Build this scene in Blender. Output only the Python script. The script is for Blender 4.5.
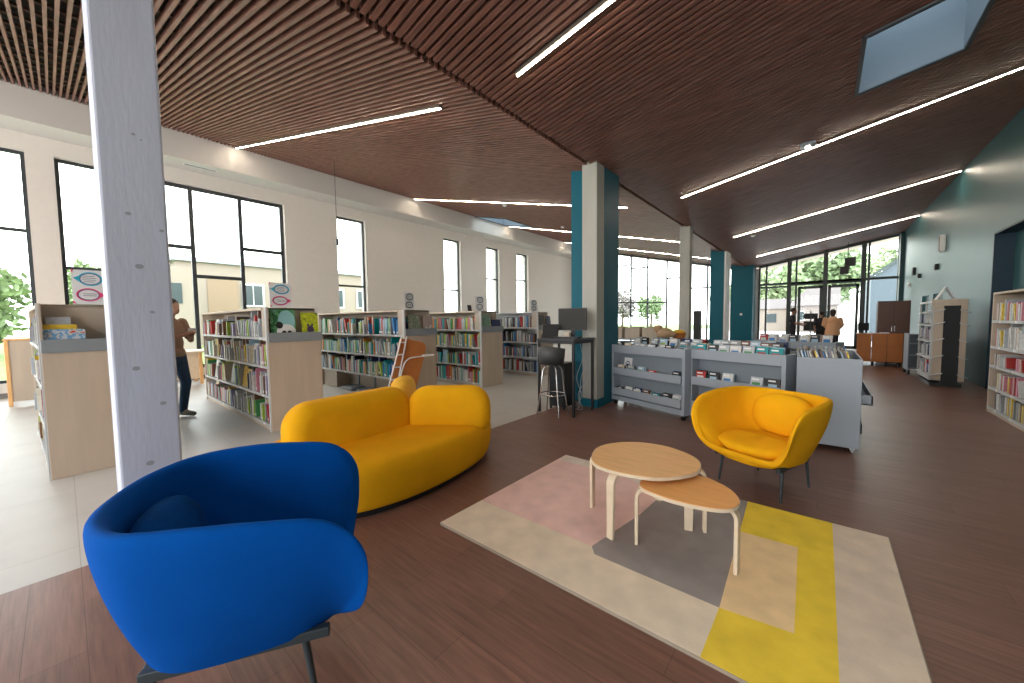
import bpy, bmesh, math, random
from mathutils import Vector, Matrix
C = bpy.context.scene
for o in list(bpy.data.objects): bpy.data.objects.remove(o, do_unlink=True)
COL = C.collection
PI = math.pi
R = math.radians
rnd = random.Random(11)

# ------------------------------------------------------------------ camera
cam = bpy.data.cameras.new('camera'); camo = bpy.data.objects.new('camera', cam); COL.objects.link(camo)
F_PX = 373.8; cam.sensor_width = 36; cam.lens = F_PX/1024*36; cam.clip_start = .05; cam.clip_end = 400
yaw, pitch, roll = -.6939, -.0568, -.01209
f = Vector((math.sin(yaw)*math.cos(pitch), math.cos(yaw)*math.cos(pitch), math.sin(pitch)))
r = Vector((math.cos(yaw), -math.sin(yaw), 0)); u = r.cross(f)
r2 = r*math.cos(roll)+u*math.sin(roll); u2 = -r*math.sin(roll)+u*math.cos(roll)
m = Matrix((( r2.x, u2.x, -f.x, 0), (r2.y, u2.y, -f.y, 0), (r2.z, u2.z, -f.z, 1.4), (0, 0, 0, 1)))
camo.matrix_world = m
C.camera = camo

# ------------------------------------------------------------------ world, exposure
w = bpy.data.worlds.new('overcast'); C.world = w; w.use_nodes = True
nt = w.node_tree; nt.nodes.clear()
wo = nt.nodes.new('ShaderNodeOutputWorld'); bg = nt.nodes.new('ShaderNodeBackground')
tc = nt.nodes.new('ShaderNodeTexCoord'); sx = nt.nodes.new('ShaderNodeSeparateXYZ'); cr = nt.nodes.new('ShaderNodeValToRGB')
nt.links.new(tc.outputs['Generated'], sx.inputs[0]); nt.links.new(sx.outputs['Z'], cr.inputs[0])
cr.color_ramp.elements[0].color = (.95, .95, .93, 1); cr.color_ramp.elements[0].position = .0
cr.color_ramp.elements[1].color = (.86, .93, 1.0, 1); cr.color_ramp.elements[1].position = .9
nt.links.new(cr.outputs[0], bg.inputs[0]); bg.inputs[1].default_value = 4.2
nt.links.new(bg.outputs[0], wo.inputs[0])
C.view_settings.view_transform = 'Standard'; C.view_settings.look = 'None'
C.view_settings.gamma = 1; C.view_settings.use_curve_mapping = False
C.view_settings.exposure = 0.87

# ------------------------------------------------------------------ materials
MATS = {}
def mat(name, col, rough=.6, metal=0, var=0, scale=8, bump=0, bscale=60, spec=.5, emit=None, es=0, coat=0, stretch=None):
    if name in MATS: return MATS[name]
    mt = bpy.data.materials.new(name); mt.use_nodes = True; t = mt.node_tree; b = t.nodes['Principled BSDF']
    b.inputs['Base Color'].default_value = (*col, 1); b.inputs['Roughness'].default_value = rough
    b.inputs['Metallic'].default_value = metal; b.inputs['Specular IOR Level'].default_value = spec
    if emit: b.inputs['Emission Color'].default_value = (*emit, 1); b.inputs['Emission Strength'].default_value = es
    if var or bump:
        co = t.nodes.new('ShaderNodeTexCoord'); mp = t.nodes.new('ShaderNodeMapping'); t.links.new(co.outputs['Object'], mp.inputs[0])
        if stretch: mp.inputs['Scale'].default_value = stretch
    if var:
        n = t.nodes.new('ShaderNodeTexNoise'); n.inputs['Scale'].default_value = scale; n.inputs['Detail'].default_value = 5
        t.links.new(mp.outputs[0], n.inputs[0])
        rp = t.nodes.new('ShaderNodeValToRGB'); t.links.new(n.outputs[0], rp.inputs[0])
        rp.color_ramp.elements[0].position = .3; rp.color_ramp.elements[1].position = .7
        rp.color_ramp.elements[0].color = (*[c*(1-var) for c in col], 1); rp.color_ramp.elements[1].color = (*[min(1, c*(1+var)) for c in col], 1)
        t.links.new(rp.outputs[0], b.inputs['Base Color'])
    if bump:
        n = t.nodes.new('ShaderNodeTexNoise'); n.inputs['Scale'].default_value = bscale; n.inputs['Detail'].default_value = 3
        t.links.new(mp.outputs[0], n.inputs[0]); bp = t.nodes.new('ShaderNodeBump'); bp.inputs['Strength'].default_value = bump; bp.inputs['Distance'].default_value = .01
        t.links.new(n.outputs[0], bp.inputs['Height']); t.links.new(bp.outputs[0], b.inputs['Normal'])
    MATS[name] = mt; return mt

def glass_mat(name, tint=(.95, .98, .97), refl=.5):
    if name in MATS: return MATS[name]
    mt = bpy.data.materials.new(name); mt.use_nodes = True; t = mt.node_tree; t.nodes.clear()
    o = t.nodes.new('ShaderNodeOutputMaterial'); mx = t.nodes.new('ShaderNodeMixShader'); tr = t.nodes.new('ShaderNodeBsdfTransparent')
    gl = t.nodes.new('ShaderNodeBsdfGlossy'); gl.inputs['Roughness'].default_value = .02; tr.inputs[0].default_value = (*tint, 1)
    fr = t.nodes.new('ShaderNodeFresnel'); fr.inputs[0].default_value = 1.35
    mu = t.nodes.new('ShaderNodeMath'); mu.operation = 'MULTIPLY'; mu.inputs[1].default_value = refl
    t.links.new(fr.outputs[0], mu.inputs[0]); t.links.new(mu.outputs[0], mx.inputs[0])
    t.links.new(tr.outputs[0], mx.inputs[1]); t.links.new(gl.outputs[0], mx.inputs[2]); t.links.new(mx.outputs[0], o.inputs[0])
    MATS[name] = mt; return mt

def plank_mat():
    mt = bpy.data.materials.new('vinyl_wood'); mt.use_nodes = True; t = mt.node_tree; b = t.nodes['Principled BSDF']
    co = t.nodes.new('ShaderNodeTexCoord'); br = t.nodes.new('ShaderNodeTexBrick')
    t.links.new(co.outputs['Object'], br.inputs[0])
    br.inputs['Scale'].default_value = 1; br.inputs['Brick Width'].default_value = 1.2; br.inputs['Row Height'].default_value = .18
    br.inputs['Mortar Size'].default_value = .0012; br.inputs['Mortar Smooth'].default_value = .3
    br.inputs['Color1'].default_value = (.185, .092, .068, 1); br.inputs['Color2'].default_value = (.225, .113, .084, 1); br.inputs['Mortar'].default_value = (.08, .04, .03, 1)
    br.offset = .37
    mp = t.nodes.new('ShaderNodeMapping'); mp.inputs['Scale'].default_value = (1.3, 22, 1); t.links.new(co.outputs['Object'], mp.inputs[0])
    n = t.nodes.new('ShaderNodeTexNoise'); n.inputs['Scale'].default_value = 2.2; n.inputs['Detail'].default_value = 8; n.inputs['Roughness'].default_value = .65; t.links.new(mp.outputs[0], n.inputs[0])
    rp = t.nodes.new('ShaderNodeValToRGB'); t.links.new(n.outputs[0], rp.inputs[0])
    rp.color_ramp.elements[0].position = .25; rp.color_ramp.elements[0].color = (.62, .60, .60, 1); rp.color_ramp.elements[1].position = .75; rp.color_ramp.elements[1].color = (1.35, 1.32, 1.3, 1)
    mx = t.nodes.new('ShaderNodeMix'); mx.data_type = 'RGBA'; mx.blend_type = 'MULTIPLY'; mx.inputs['Factor'].default_value = 1
    t.links.new(br.outputs['Color'], mx.inputs['A']); t.links.new(rp.outputs[0], mx.inputs['B']); t.links.new(mx.outputs['Result'], b.inputs['Base Color'])
    b.inputs['Roughness'].default_value = .38; b.inputs['Specular IOR Level'].default_value = .5
    return mt
def tile_mat():
    mt = bpy.data.materials.new('grey_tile'); mt.use_nodes = True; t = mt.node_tree; b = t.nodes['Principled BSDF']
    co = t.nodes.new('ShaderNodeTexCoord'); br = t.nodes.new('ShaderNodeTexBrick'); br.offset = .5
    t.links.new(co.outputs['Object'], br.inputs[0])
    br.inputs['Scale'].default_value = 1; br.inputs['Brick Width'].default_value = 1.2; br.inputs['Row Height'].default_value = .6; br.inputs['Mortar Size'].default_value = .003
    br.inputs['Color1'].default_value = (.50, .48, .455, 1); br.inputs['Color2'].default_value = (.54, .52, .49, 1); br.inputs['Mortar'].default_value = (.40, .385, .365, 1)
    n = t.nodes.new('ShaderNodeTexNoise'); n.inputs['Scale'].default_value = 3; n.inputs['Detail'].default_value = 8; t.links.new(co.outputs['Object'], n.inputs[0])
    rp = t.nodes.new('ShaderNodeValToRGB'); t.links.new(n.outputs[0], rp.inputs[0]); rp.color_ramp.elements[0].color = (.88, .88, .88, 1); rp.color_ramp.elements[1].color = (1.1, 1.1, 1.1, 1)
    mx = t.nodes.new('ShaderNodeMix'); mx.data_type = 'RGBA'; mx.blend_type = 'MULTIPLY'; mx.inputs['Factor'].default_value = 1
    t.links.new(br.outputs['Color'], mx.inputs['A']); t.links.new(rp.outputs[0], mx.inputs['B']); t.links.new(mx.outputs['Result'], b.inputs['Base Color'])
    b.inputs['Roughness'].default_value = .42
    return mt
def cover_mat(name, cols, scale=14):
    mt = bpy.data.materials.new(name); mt.use_nodes = True; t = mt.node_tree; b = t.nodes['Principled BSDF']
    co = t.nodes.new('ShaderNodeTexCoord'); v = t.nodes.new('ShaderNodeTexNoise'); v.inputs['Scale'].default_value = scale; v.inputs['Detail'].default_value = 2
    t.links.new(co.outputs['Object'], v.inputs[0]); rp = t.nodes.new('ShaderNodeValToRGB'); rp.color_ramp.interpolation = 'CONSTANT'; t.links.new(v.outputs[0], rp.inputs[0])
    e = rp.color_ramp.elements; e[0].color = (*cols[0], 1); e[1].color = (*cols[-1], 1); e[1].position = .62
    for k, c in enumerate(cols[1:-1]): x = e.new(.42+.1*k); x.color = (*c, 1)
    t.links.new(rp.outputs[0], b.inputs['Base Color']); b.inputs['Roughness'].default_value = .35
    return mt

M = dict(
 white=mat('white_paint', (.70, .655, .605), .7, var=.02), bulk=mat('bulkhead_paint', (.60, .575, .54), .7),
 slat=mat('slat_wood', (.22, .102, .076), .48, spec=.4, var=.28, scale=3, stretch=(.4, 6, 6)), back=mat('ceiling_felt', (.035, .028, .025), .9),
 batten=mat('batten_wood', (.13, .07, .05), .7),
 teal=mat('teal_paint', (.0, .105, .155), .5, spec=.25), tealwall=mat('teal_wall_paint', (.045, .145, .165), .40, var=.04, scale=1), navy=mat('navy_paint', (.004, .028, .055), .5),
 darkteal=mat('dark_teal_paint', (.004, .05, .06), .5),
 post=mat('whitewashed_timber', (.54, .57, .68), .55, var=.07, scale=2.0, stretch=(3, 3, .5), bump=.15, bscale=20), postb=mat('limed_timber', (.40, .39, .35), .6, var=.06, scale=3, stretch=(4, 4, .5)), lilac=mat('knot', (.24, .24, .28), .7),
 frame=mat('anthracite_metal', (.055, .060, .068), .4, metal=.3), framed=mat('green_black_metal', (.018, .035, .030), .4),
 shaft=mat('shaft_paint', (.22, .27, .32), .8),
 led=mat('led', (1, 1, 1), .5, emit=(1, .86, .68), es=46.0), ledh=mat('led_housing', (.15, .12, .10), .5),
 yel=mat('yellow_fabric', (.86, .42, .004), .85, var=.05, scale=5, bump=.25, bscale=380, spec=.2), yel2=mat('pale_yellow_fabric', (.90, .50, .06), .85, var=.05, bump=.25, bscale=380, spec=.2),
 blue=mat('blue_fabric', (.0, .080, .38), .9, var=.06, scale=5, bump=.25, bscale=380, spec=.08), bluep=mat('blue_pillow_fabric', (.0, .055, .25), .9, var=.25, scale=7, bump=.3, bscale=120, spec=.08),
 grey=mat('grey_steel', (.042, .055, .062), .45, metal=.2), black=mat('black_plastic', (.012, .012, .014), .5),
 oako=mat('orange_veneer', (.84, .40, .13), .5, spec=.3, var=.07, scale=2.5, stretch=(2, 14, 2)), birch=mat('birch', (.74, .60, .44), .5, var=.06, scale=3, stretch=(1, 8, 8)), oakt=mat('honey_veneer', (.82, .47, .20), .5, spec=.3, var=.07, scale=2.5, stretch=(2, 14, 2)),
 case=mat('pale_oak_board', (.53, .43, .335), .55, var=.06, scale=2.2, stretch=(5, 5, .6)), cased=mat('case_liner', (.44, .37, .30), .6), gband=mat('grey_band', (.24, .265, .29), .5),
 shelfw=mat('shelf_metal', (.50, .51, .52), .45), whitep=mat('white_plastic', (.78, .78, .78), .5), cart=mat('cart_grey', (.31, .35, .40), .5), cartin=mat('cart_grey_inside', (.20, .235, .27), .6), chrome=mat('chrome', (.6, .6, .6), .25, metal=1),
 orange=mat('orange_laminate', (.62, .21, .055), .45, var=.05), counter=mat('orange_wood', (.42, .135, .02), .5, var=.08), brown=mat('dark_walnut', (.085, .03, .017), .45, var=.1),
 paper=mat('paper', (.74, .74, .76), .6), pages=mat('pages', (.66, .62, .54), .8), ink=mat('ink', (.05, .06, .12), .6), cyan=mat('sign_cyan', (.03, .42, .60), .5), pink=mat('sign_pink', (.72, .06, .18), .5),
 screen=mat('screen', (.03, .035, .04), .25), skin=mat('skin', (.42, .22, .15), .6), hair=mat('dark_hair', (.025, .016, .012), .6), jeans=mat('denim', (.03, .07, .14), .8, var=.15), tee=mat('fawn_cotton', (.36, .23, .16), .85), shoe=mat('olive_shoe', (.20, .21, .16), .7),
 tan=mat('camel_coat', (.80, .45, .25), .85), dark=mat('dark_cloth', (.02, .022, .028), .85),
 grass=mat('grass', (.14, .22, .05), .9, var=.3, scale=.8), leaf=mat('leaves', (.17, .235, .11), .8, var=.4, scale=2), leafl=mat('light_leaves', (.26, .33, .17), .8, var=.4, scale=2), leafr=mat('plum_leaves', (.22, .19, .185), .8, var=.4), bark=mat('bark', (.12, .09, .06), .9),
 pave=mat('paving', (.45, .43, .41), .9, var=.08), render=mat('cream_render', (.25, .175, .12), .9), rendw=mat('white_render', (.27, .22, .185), .9), pinkw=mat('rosy_render', (.22, .18, .165), .9), rooft=mat('roof_tiles', (.135, .112, .108), .9, var=.1), metalb=mat('blue_cladding', (.075, .10, .12), .6), winb=mat('house_glass', (.045, .06, .065), .2),
 skirt=mat('skirting', (.20, .18, .17), .5), soil=mat('stone_beige', (.50, .46, .40), .8),
)
M['wood'] = plank_mat(); M['tile'] = tile_mat()
G = glass_mat('window_glass')
for k in list(M): pass

# ------------------------------------------------------------------ mesh helpers
class MB:
    """collects shapes and links them as ONE mesh object"""
    def __init__(s): s.v = []; s.f = []; s.mi = []; s.cur = 0; s.sm = []
    def add(s, vs, fs, T=None, smooth=False):
        n = len(s.v)
        for v in vs:
            v = Vector(v)
            s.v.append(T @ v if T else v)
        for q in fs: s.f.append([n+i for i in q]); s.mi.append(s.cur); s.sm.append(smooth)
        return s
    def m(s, i): s.cur = i; return s
    def box(s, x0, x1, y0, y1, z0, z1, T=None):
        vs = [(x, y, z) for z in (z0, z1) for y in (y0, y1) for x in (x0, x1)]
        return s.add(vs, [(0, 2, 3, 1), (4, 5, 7, 6), (0, 1, 5, 4), (2, 6, 7, 3), (0, 4, 6, 2), (1, 3, 7, 5)], T)
    def beam(s, a, b, wd, ht, up=(0, 0, 1)):
        a = Vector(a); b = Vector(b); d = (b-a); L = d.length; d.normalize(); up = Vector(up)
        if abs(d.dot(up)) > .99: up = Vector((1, 0, 0))
        sdv = d.cross(up).normalized(); up2 = sdv.cross(d)
        T = Matrix(((d.x, sdv.x, up2.x, a.x), (d.y, sdv.y, up2.y, a.y), (d.z, sdv.z, up2.z, a.z), (0, 0, 0, 1)))
        return s.box(0, L, -wd/2, wd/2, -ht/2, ht/2, T)
    def tube(s, pts, rad, n=10, closed=False):
        pts = [Vector(p) for p in pts]; rads = rad if isinstance(rad, (list, tuple)) else [rad]*len(pts)
        rings = []; N = len(pts); prev = None
        for i, p in enumerate(pts):
            if closed: d = pts[(i+1) % N]-pts[i-1]
            else: d = pts[min(i+1, N-1)]-pts[max(i-1, 0)]
            d.normalize()
            if prev is None:
                up = Vector((0, 0, 1)) if abs(d.z) < .9 else Vector((1, 0, 0)); a = d.cross(up).normalized()
            else: a = (prev-d*prev.dot(d)).normalized()
            prev = a; b = d.cross(a)
            rings.append([p+(a*math.cos(2*PI*k/n)+b*math.sin(2*PI*k/n))*rads[i] for k in range(n)])
        vs = [v for rg in rings for v in rg]; fs = []
        for i in range(N if closed else N-1):
            j = (i+1) % N
            for k in range(n): fs.append((i*n+k, i*n+(k+1) % n, j*n+(k+1) % n, j*n+k))
        s.add(vs, fs, smooth=True)
        if not closed:
            s.add(rings[0], [tuple(range(n))[::-1]]); s.add(rings[-1], [tuple(range(n))])
        return s
    def cyl(s, x, y, z0, z1, rad, n=20, r2=None):
        r2 = rad if r2 is None else r2
        vs = [(x+q*math.cos(2*PI*k/n), y+q*math.sin(2*PI*k/n), z) for q, z in ((rad, z0), (r2, z1)) for k in range(n)]
        s.add(vs, [(k, (k+1) % n, n+(k+1) % n, n+k) for k in range(n)], smooth=True)
        return s.add(vs, [tuple(range(n))[::-1], tuple(range(n, 2*n))])
    def prism(s, poly, z0, z1, T=None, smooth=False):
        n = len(poly); vs = [(x, y, z0) for x, y in poly]+[(x, y, z1) for x, y in poly]
        s.add(vs, [(k, (k+1) % n, n+(k+1) % n, n+k) for k in range(n)], T, smooth)
        return s.add(vs, [tuple(range(n))[::-1], tuple(range(n, 2*n))], T)
    def ellip(s, c, rr, nu=24, nv=14, T=None, p=2.0):
        def sg(a, e): return math.copysign(abs(a)**e, a)
        e = 2/p; vs = []; fs = []
        for i in range(nv+1):
            ph = -PI/2+PI*i/nv
            for k in range(nu):
                th = 2*PI*k/nu
                vs.append((c[0]+rr[0]*sg(math.cos(ph), e)*sg(math.cos(th), e), c[1]+rr[1]*sg(math.cos(ph), e)*sg(math.sin(th), e), c[2]+rr[2]*sg(math.sin(ph), e)))
        for i in range(nv):
            for k in range(nu): fs.append((i*nu+k, i*nu+(k+1) % nu, (i+1)*nu+(k+1) % nu, (i+1)*nu+k))
        return s.add(vs, fs, T, True)
    def build(s, name, mats, parent=None, bevel=0, seg=2, sub=0, weld=False, loc=None, rot=None):
        me = bpy.data.meshes.new(name); me.from_pydata([tuple(v) for v in s.v], [], s.f)
        if not isinstance(mats, (list, tuple)): mats = [mats]
        for q in mats: me.materials.append(q)
        me.polygons.foreach_set('material_index', s.mi); me.polygons.foreach_set('use_smooth', s.sm)
        if weld:
            bm = bmesh.new(); bm.from_mesh(me); bmesh.ops.remove_doubles(bm, verts=bm.verts, dist=1e-4); bm.to_mesh(me); bm.free()
        me.update()
        o = bpy.data.objects.new(name, me); COL.objects.link(o)
        if parent: o.parent = parent
        if loc: o.location = loc
        if rot is not None: o.rotation_euler = (0, 0, rot)
        if bevel:
            b = o.modifiers.new('bevel', 'BEVEL'); b.width = bevel; b.segments = seg; b.limit_method = 'ANGLE'; b.angle_limit = R(40); b.harden_normals = False
        if sub:
            q = o.modifiers.new('sub', 'SUBSURF'); q.levels = sub; q.render_levels = sub
        return o
def tag(o, label=None, cat=None, group=None, kind=None):
    if label: o['label'] = label
    if cat: o['category'] = cat
    if group: o['group'] = group
    if kind: o['kind'] = kind
    return o
def thing(name, label, cat, loc=(0, 0, 0), rz=0, group=None):
    o = bpy.data.objects.new(name, None); COL.objects.link(o); o.location = loc; o.rotation_euler = (0, 0, rz); o.empty_display_size = .1
    return tag(o, label, cat, group)
def struct(o): o['kind'] = 'structure'; return o
def copy_tree(o, parent=None):
    c = o.copy(); COL.objects.link(c)
    if parent: c.parent = parent
    for ch in list(o.children): copy_tree(ch, c)
    return c
def crom(P, n=8, closed=True):
    out = []; N = len(P)
    for i in range(N if closed else N-1):
        g = lambda k: Vector(P[k % N]) if closed else Vector(P[max(0, min(N-1, k))])
        a, b, c, d = g(i-1), g(i), g(i+1), g(i+2)
        for j in range(n):
            t = j/n; out.append(.5*((2*b)+(c-a)*t+(2*a-5*b+4*c-d)*t*t+(3*b-a-3*c+d)*t**3))
    if not closed: out.append(Vector(P[-1]))
    return out

# ------------------------------------------------------------------ setting
VX, VZ, SL, SR = -2.85, 3.78, .2347, .182
XW, XB, XR, YF, YB = -12.2, -11.45, 2.4, 21.8, -5.0
def cz(x): return VZ+(VX-x)*SL if x < VX else VZ+(x-VX)*SR
b = MB(); b.box(-3.27, 4.2, YB-.3, YF+.3, -.05, 0); b.m(1).box(XW-.3, -3.27, YB-.3, YF+.3, -.05, 0)
struct(b.build('floor', [M['wood'], M['tile']]))

def wall_holes(b, axis, at, th, a0, a1, z0, z1, holes, ztop=None):
    """a slab normal to the axis with rectangular openings (a, b, z, z)"""
    aa = sorted({a0, a1, *[h[0] for h in holes], *[h[1] for h in holes]}); zz = sorted({z0, z1, *[h[2] for h in holes], *[h[3] for h in holes]})
    for i in range(len(aa)-1):
        for j in range(len(zz)-1):
            ca, cc = (aa[i]+aa[i+1])/2, (zz[j]+zz[j+1])/2
            if any(h[0] < ca < h[1] and h[2] < cc < h[3] for h in holes): continue
            if axis == 'x': b.box(at, at+th, aa[i], aa[i+1], zz[j], zz[j+1])
            else: b.box(aa[i], aa[i+1], at, at+th, zz[j], zz[j+1])
# window wall ---------------------------------------------------------------
ZT, ZS = 4.86, .28
WINS = [(-3.1, -2.1), (-1.35, -.30), (.07, 1.05), (1.50, 4.33), (5.85, 6.85), (10.3, 11.25), (12.87, 13.77), (15.1, 16.1)]
b = MB(); wall_holes(b, 'x', XW-.38, .38, YB, YF+.1, 0, 5.22, [(a, c, ZS, ZT) for a, c in WINS])
struct(b.build('wall_left', M['white']))
b = MB(); b.box(XW-.4, XB, YB, YF+.1, 5.2, 5.26)
wall_holes(b, 'x', XB-.06, .06, YB, YF+.1, 5.26, 6.2, [])
struct(b.build('trim_1', M['bulk']))
b = MB().box(XW, XW+.02, YB, YF, 0, .10); struct(b.build('baseboard_left', M['skirt']))
def glazing(name, x, a0, a1, z0, z1, vs, hs, fr='frame', t=.06, d=.07):
    """one window in the plane X=x: frame with mullions, panes as one glass sheet"""
    root = bpy.data.objects.new(name, None); COL.objects.link(root); root.location = (x, a0, z0); struct(root)
    b = MB(); W_, H_ = a1-a0, z1-z0
    b.box(-d/2, d/2, 0, t, 0, H_); b.box(-d/2, d/2, W_-t, W_, 0, H_); b.box(-d/2, d/2, t, W_-t, 0, t); b.box(-d/2, d/2, t, W_-t, H_-t, H_)
    for v in vs: b.box(-d/2-.002, d/2+.002, v-a0-t/2, v-a0+t/2, t, H_-t)
    for (p, q, z) in hs: b.box(-d/2, d/2, p-a0, q-a0, z-z0-t/2, z-z0+t/2)
    b.build('window_frame', M[fr], root)
    MB().box(-.006, .006, t*.5, W_-t*.5, t*.5, H_-t*.5).build('pane', G, root)
    return root
XG = XW-.16
hsd = {0: [3.31], 1: [3.31], 2: [2.62], 4: [2.62], 5: [2.72], 6: [3.39], 7: [3.49], 8: [2.6]}
for i, (a, c) in enumerate(WINS):
    if i == 3: glazing('window_4', XG, a, c, ZS, ZT, [2.23, 3.27], [(1.55, 2.23, 3.33), (2.23, 3.27, 2.62), (3.27, 4.28, 3.45)], t=.085)
    else: glazing('window_%d' % (i+1), XG, a, c, ZS, ZT, [], [(a+.06, c-.06, z) for z in hsd[i]], t=.06)
# right wall with the navy alcove ----------------------------------------------
b = MB(); wall_holes(b, 'x', XR, .15, YB, YF, 0, 4.85, [(4.2, 11.1, 0, 2.9), (14.8, 15.95, 0, 2.0), (16.5, 17.5, 0, 2.0)])
struct(b.build('wall_right', M['tealwall']))
b = MB()
b.box(XR+.15, 2.73, 11.1, 11.2, 0, 3.0); b.box(XR+.15, 2.73, 4.1, 4.2, 0, 3.0); b.box(XR+.15, 2.73, 4.2, 11.1, 2.9, 3.0)
b.box(XR-.012, 2.63, 11.06, 11.10, 0, 2.9); b.box(XR-.012, 2.63, 4.2, 11.06, 2.87, 2.9)
b.m(1).box(2.63, 2.73, 4.2, 11.1, 0, 2.9)
struct(b.build('wall_alcove', [M['navy'], M['tealwall']]))
for n_, (y0, y1) in (('door_2', (14.8, 15.95)), ('door_3', (16.5, 17.5))):
    root = bpy.data.objects.new(n_, None); COL.objects.link(root); root.location = (XR+.08, y0, 0); struct(root)
    MB().box(0, .05, .02, y1-y0-.02, 0, 1.98).build('door_leaf', M['darkteal'], root)
    MB().box(-.03, 0, .08, .11, .95, 1.10).build('handle', M['chrome'], root)
# back wall (behind the camera) with three tall unseen openings added to light the room -----------------------------
b = MB(); BH = [(-11, -7.5), (-6.5, -3.5), (-2.6, 2.0)]
wall_holes(b, 'y', YB-.3, .3, XW, XR, 0, 5.9, [(a, c, .3, 4.3 if c < 0 else 3.6) for a, c in BH])
struct(b.build('wall_back', M['white']))
# ceiling -----------------------------------------------------------------------
SKR = [(.28, 1.18, -4.8, -3.5), (.28, 1.18, .35, 1.65), (.28, 1.18, 5.6, 6.9)]; SKL = [(-11.38, -9.7, 11.4, 13.2)]  # first two on the right slope are unseen, added to brighten the room
def quadslab(b, x0, x1, y0, y1, off, th=.02):
    z0, z1 = cz(x0 if x0 > VX-1e-6 or x1 <= VX else x0)+off, cz(x1)+off
    vs = [(x0, y0, z0), (x1, y0, z1), (x1, y1, z1), (x0, y1, z0), (x0, y0, z0+th), (x1, y0, z1+th), (x1, y1, z1+th), (x0, y1, z0+th)]
    b.add(vs, [(0, 3, 2, 1), (4, 5, 6, 7), (0, 1, 5, 4), (1, 2, 6, 5), (2, 3, 7, 6), (3, 0, 4, 7)])
b = MB()
def plane_cells(fn, x0, x1, hole, off, th):
    yp = YB
    for hx0, hx1, hy0, hy1 in [(a-.035, c+.035, d-.035, e+.035) for a, c, d, e in hole]:
        quadslab(b, x0, x1, yp, hy0, off, th); yp = hy1
        quadslab(b, x0, hx0, hy0, hy1, off, th); quadslab(b, hx1, x1, hy0, hy1, off, th)
    quadslab(b, x0, x1, yp, YF+1.5, off, th)
b.m(1); plane_cells(None, XB, VX, SKL, .13, .03); plane_cells(None, VX, XR, SKR, .13, .03)
b.m(0)
def slat(y, x0, x1, wd=.036, ht=.055, off=0):
    quadslab(b, x0, x1, y-wd/2, y+wd/2, off, ht)
y = YB+.04
while y < YF-.02:
    for (x0, x1, hole) in ((XB+.002, VX-.035, SKL), (VX+.035, XR-.005, SKR)):
        hh = [(h[0]-.035, h[1]+.035) for h in hole if h[2]-.06 < y < h[3]+.06]
        wd, ht = (.030, .065) if x0 < VX else (.046, .050)
        if hh: slat(y, x0, hh[0][0], wd, ht); slat(y, hh[0][1], x1, wd, ht)
        else: slat(y, x0, x1, wd, ht)
    y += .0783
b.m(2)
x = XB+.3
while x < XR:
    hole = SKL if x < VX else SKR
    segs = [(YB, YF)]
    if hole[0][0]-.06 < x < hole[0][1]+.06:
        ed = [YB, *[e for h in hole for e in (h[2]-.035, h[3]+.035)], YF]; segs = list(zip(ed[::2], ed[1::2]))
    for (q0, q1) in segs: b.box(x-.02, x+.02, q0, q1, cz(x)+.066, cz(x)+.09)
    x += .42
struct(b.build('ceiling', [M['slat'], M['back'], M['batten']]))
# roof light shafts
def shaft(name, h, top):
    x0, x1, y0, y1 = h; b = MB(); za, zb = cz(x0), cz(x1); lo = min(za, zb)
    root = bpy.data.objects.new(name, None); COL.objects.link(root); struct(root)
    t = .03
    for (p, q, s_, e) in ((x0-t, x0, y0-t, y1+t), (x1, x1+t, y0-t, y1+t)): b.box(p, q, s_, e, cz((p+q)/2)-.01, top)
    for (s_, e) in ((y0-t, y0), (y1, y1+t)):
        b.add([(x0, s_, za-.01), (x1, s_, zb-.01), (x1, e, zb-.01), (x0, e, za-.01), (x0, s_, top), (x1, s_, top), (x1, e, top), (x0, e, top)],
              [(0, 3, 2, 1), (4, 5, 6, 7), (0, 1, 5, 4), (1, 2, 6, 5), (2, 3, 7, 6), (3, 0, 4, 7)])
    b.build('shaft_lining', M['shaft'], root)
    MB().box(x0, x1, y0, y1, top-.02, top).build('pane', G, root)
    f_ = MB()
    for (p, q) in ((x0-t-.012, x0-t*.2), (x1+t*.2, x1+t+.012)): f_.box(p, q, y0-t, y1+t, cz((p+q)/2)-.025, cz((p+q)/2)+.02)
    f_.beam((x0, y0-t/2, za-.015), (x1, y0-t/2, zb-.015), t, .02); f_.beam((x0, y1+t/2, za-.015), (x1, y1+t/2, zb-.015), t, .02)
    f_.build('edge_trim', M['frame'], root)
for k_, h_ in enumerate(SKR): shaft('window_roof_%d' % (k_+1), h_, 5.9)  # only the last of these is in view, the others are added for light
shaft('window_roof_4', SKL[0], 7.0)
# roof overhang over the entrance
# far glazed walls ---------------------------------------------------------------
def far_glazing(name, x0, x1, vs, hs, fr='frame', t=.07, thick=()):
    root = bpy.data.objects.new(name, None); COL.objects.link(root); root.location = (0, YF, 0); struct(root)
    b = MB()
    for v in [x0, *vs, x1]:
        tt = .16 if v in thick else t
        b.box(v-tt/2, v+tt/2, -.06, .06, 0, cz(v)-.03)
    b.box(x0, x1, -.05, .05, 0, .08)
    b.beam((x0, 0, cz(x0)-.06), (x1, 0, cz(x1)-.06), .10, .09)
    for h in hs:
        p, q, z = h[:3]; tt = h[3] if len(h) > 3 else t
        b.box(p, q, -.045, .045, z-tt/2, z+tt/2)
    b.build('window_frame', M[fr], root)
    g = MB(); n = [x0, *vs, x1]
    for a, c in zip(n[:-1], n[1:]):
        g.add([(a, 0, .04), (c, 0, .04), (c, 0, cz(c)-.06), (a, 0, cz(a)-.06), (a, .012, .04), (c, .012, .04), (c, .012, cz(c)-.06), (a, .012, cz(a)-.06)], [(0, 1, 2, 3), (7, 6, 5, 4), (0, 4, 5, 1), (3, 2, 6, 7)])
    g.build('pane', G, root)
    return root
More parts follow.
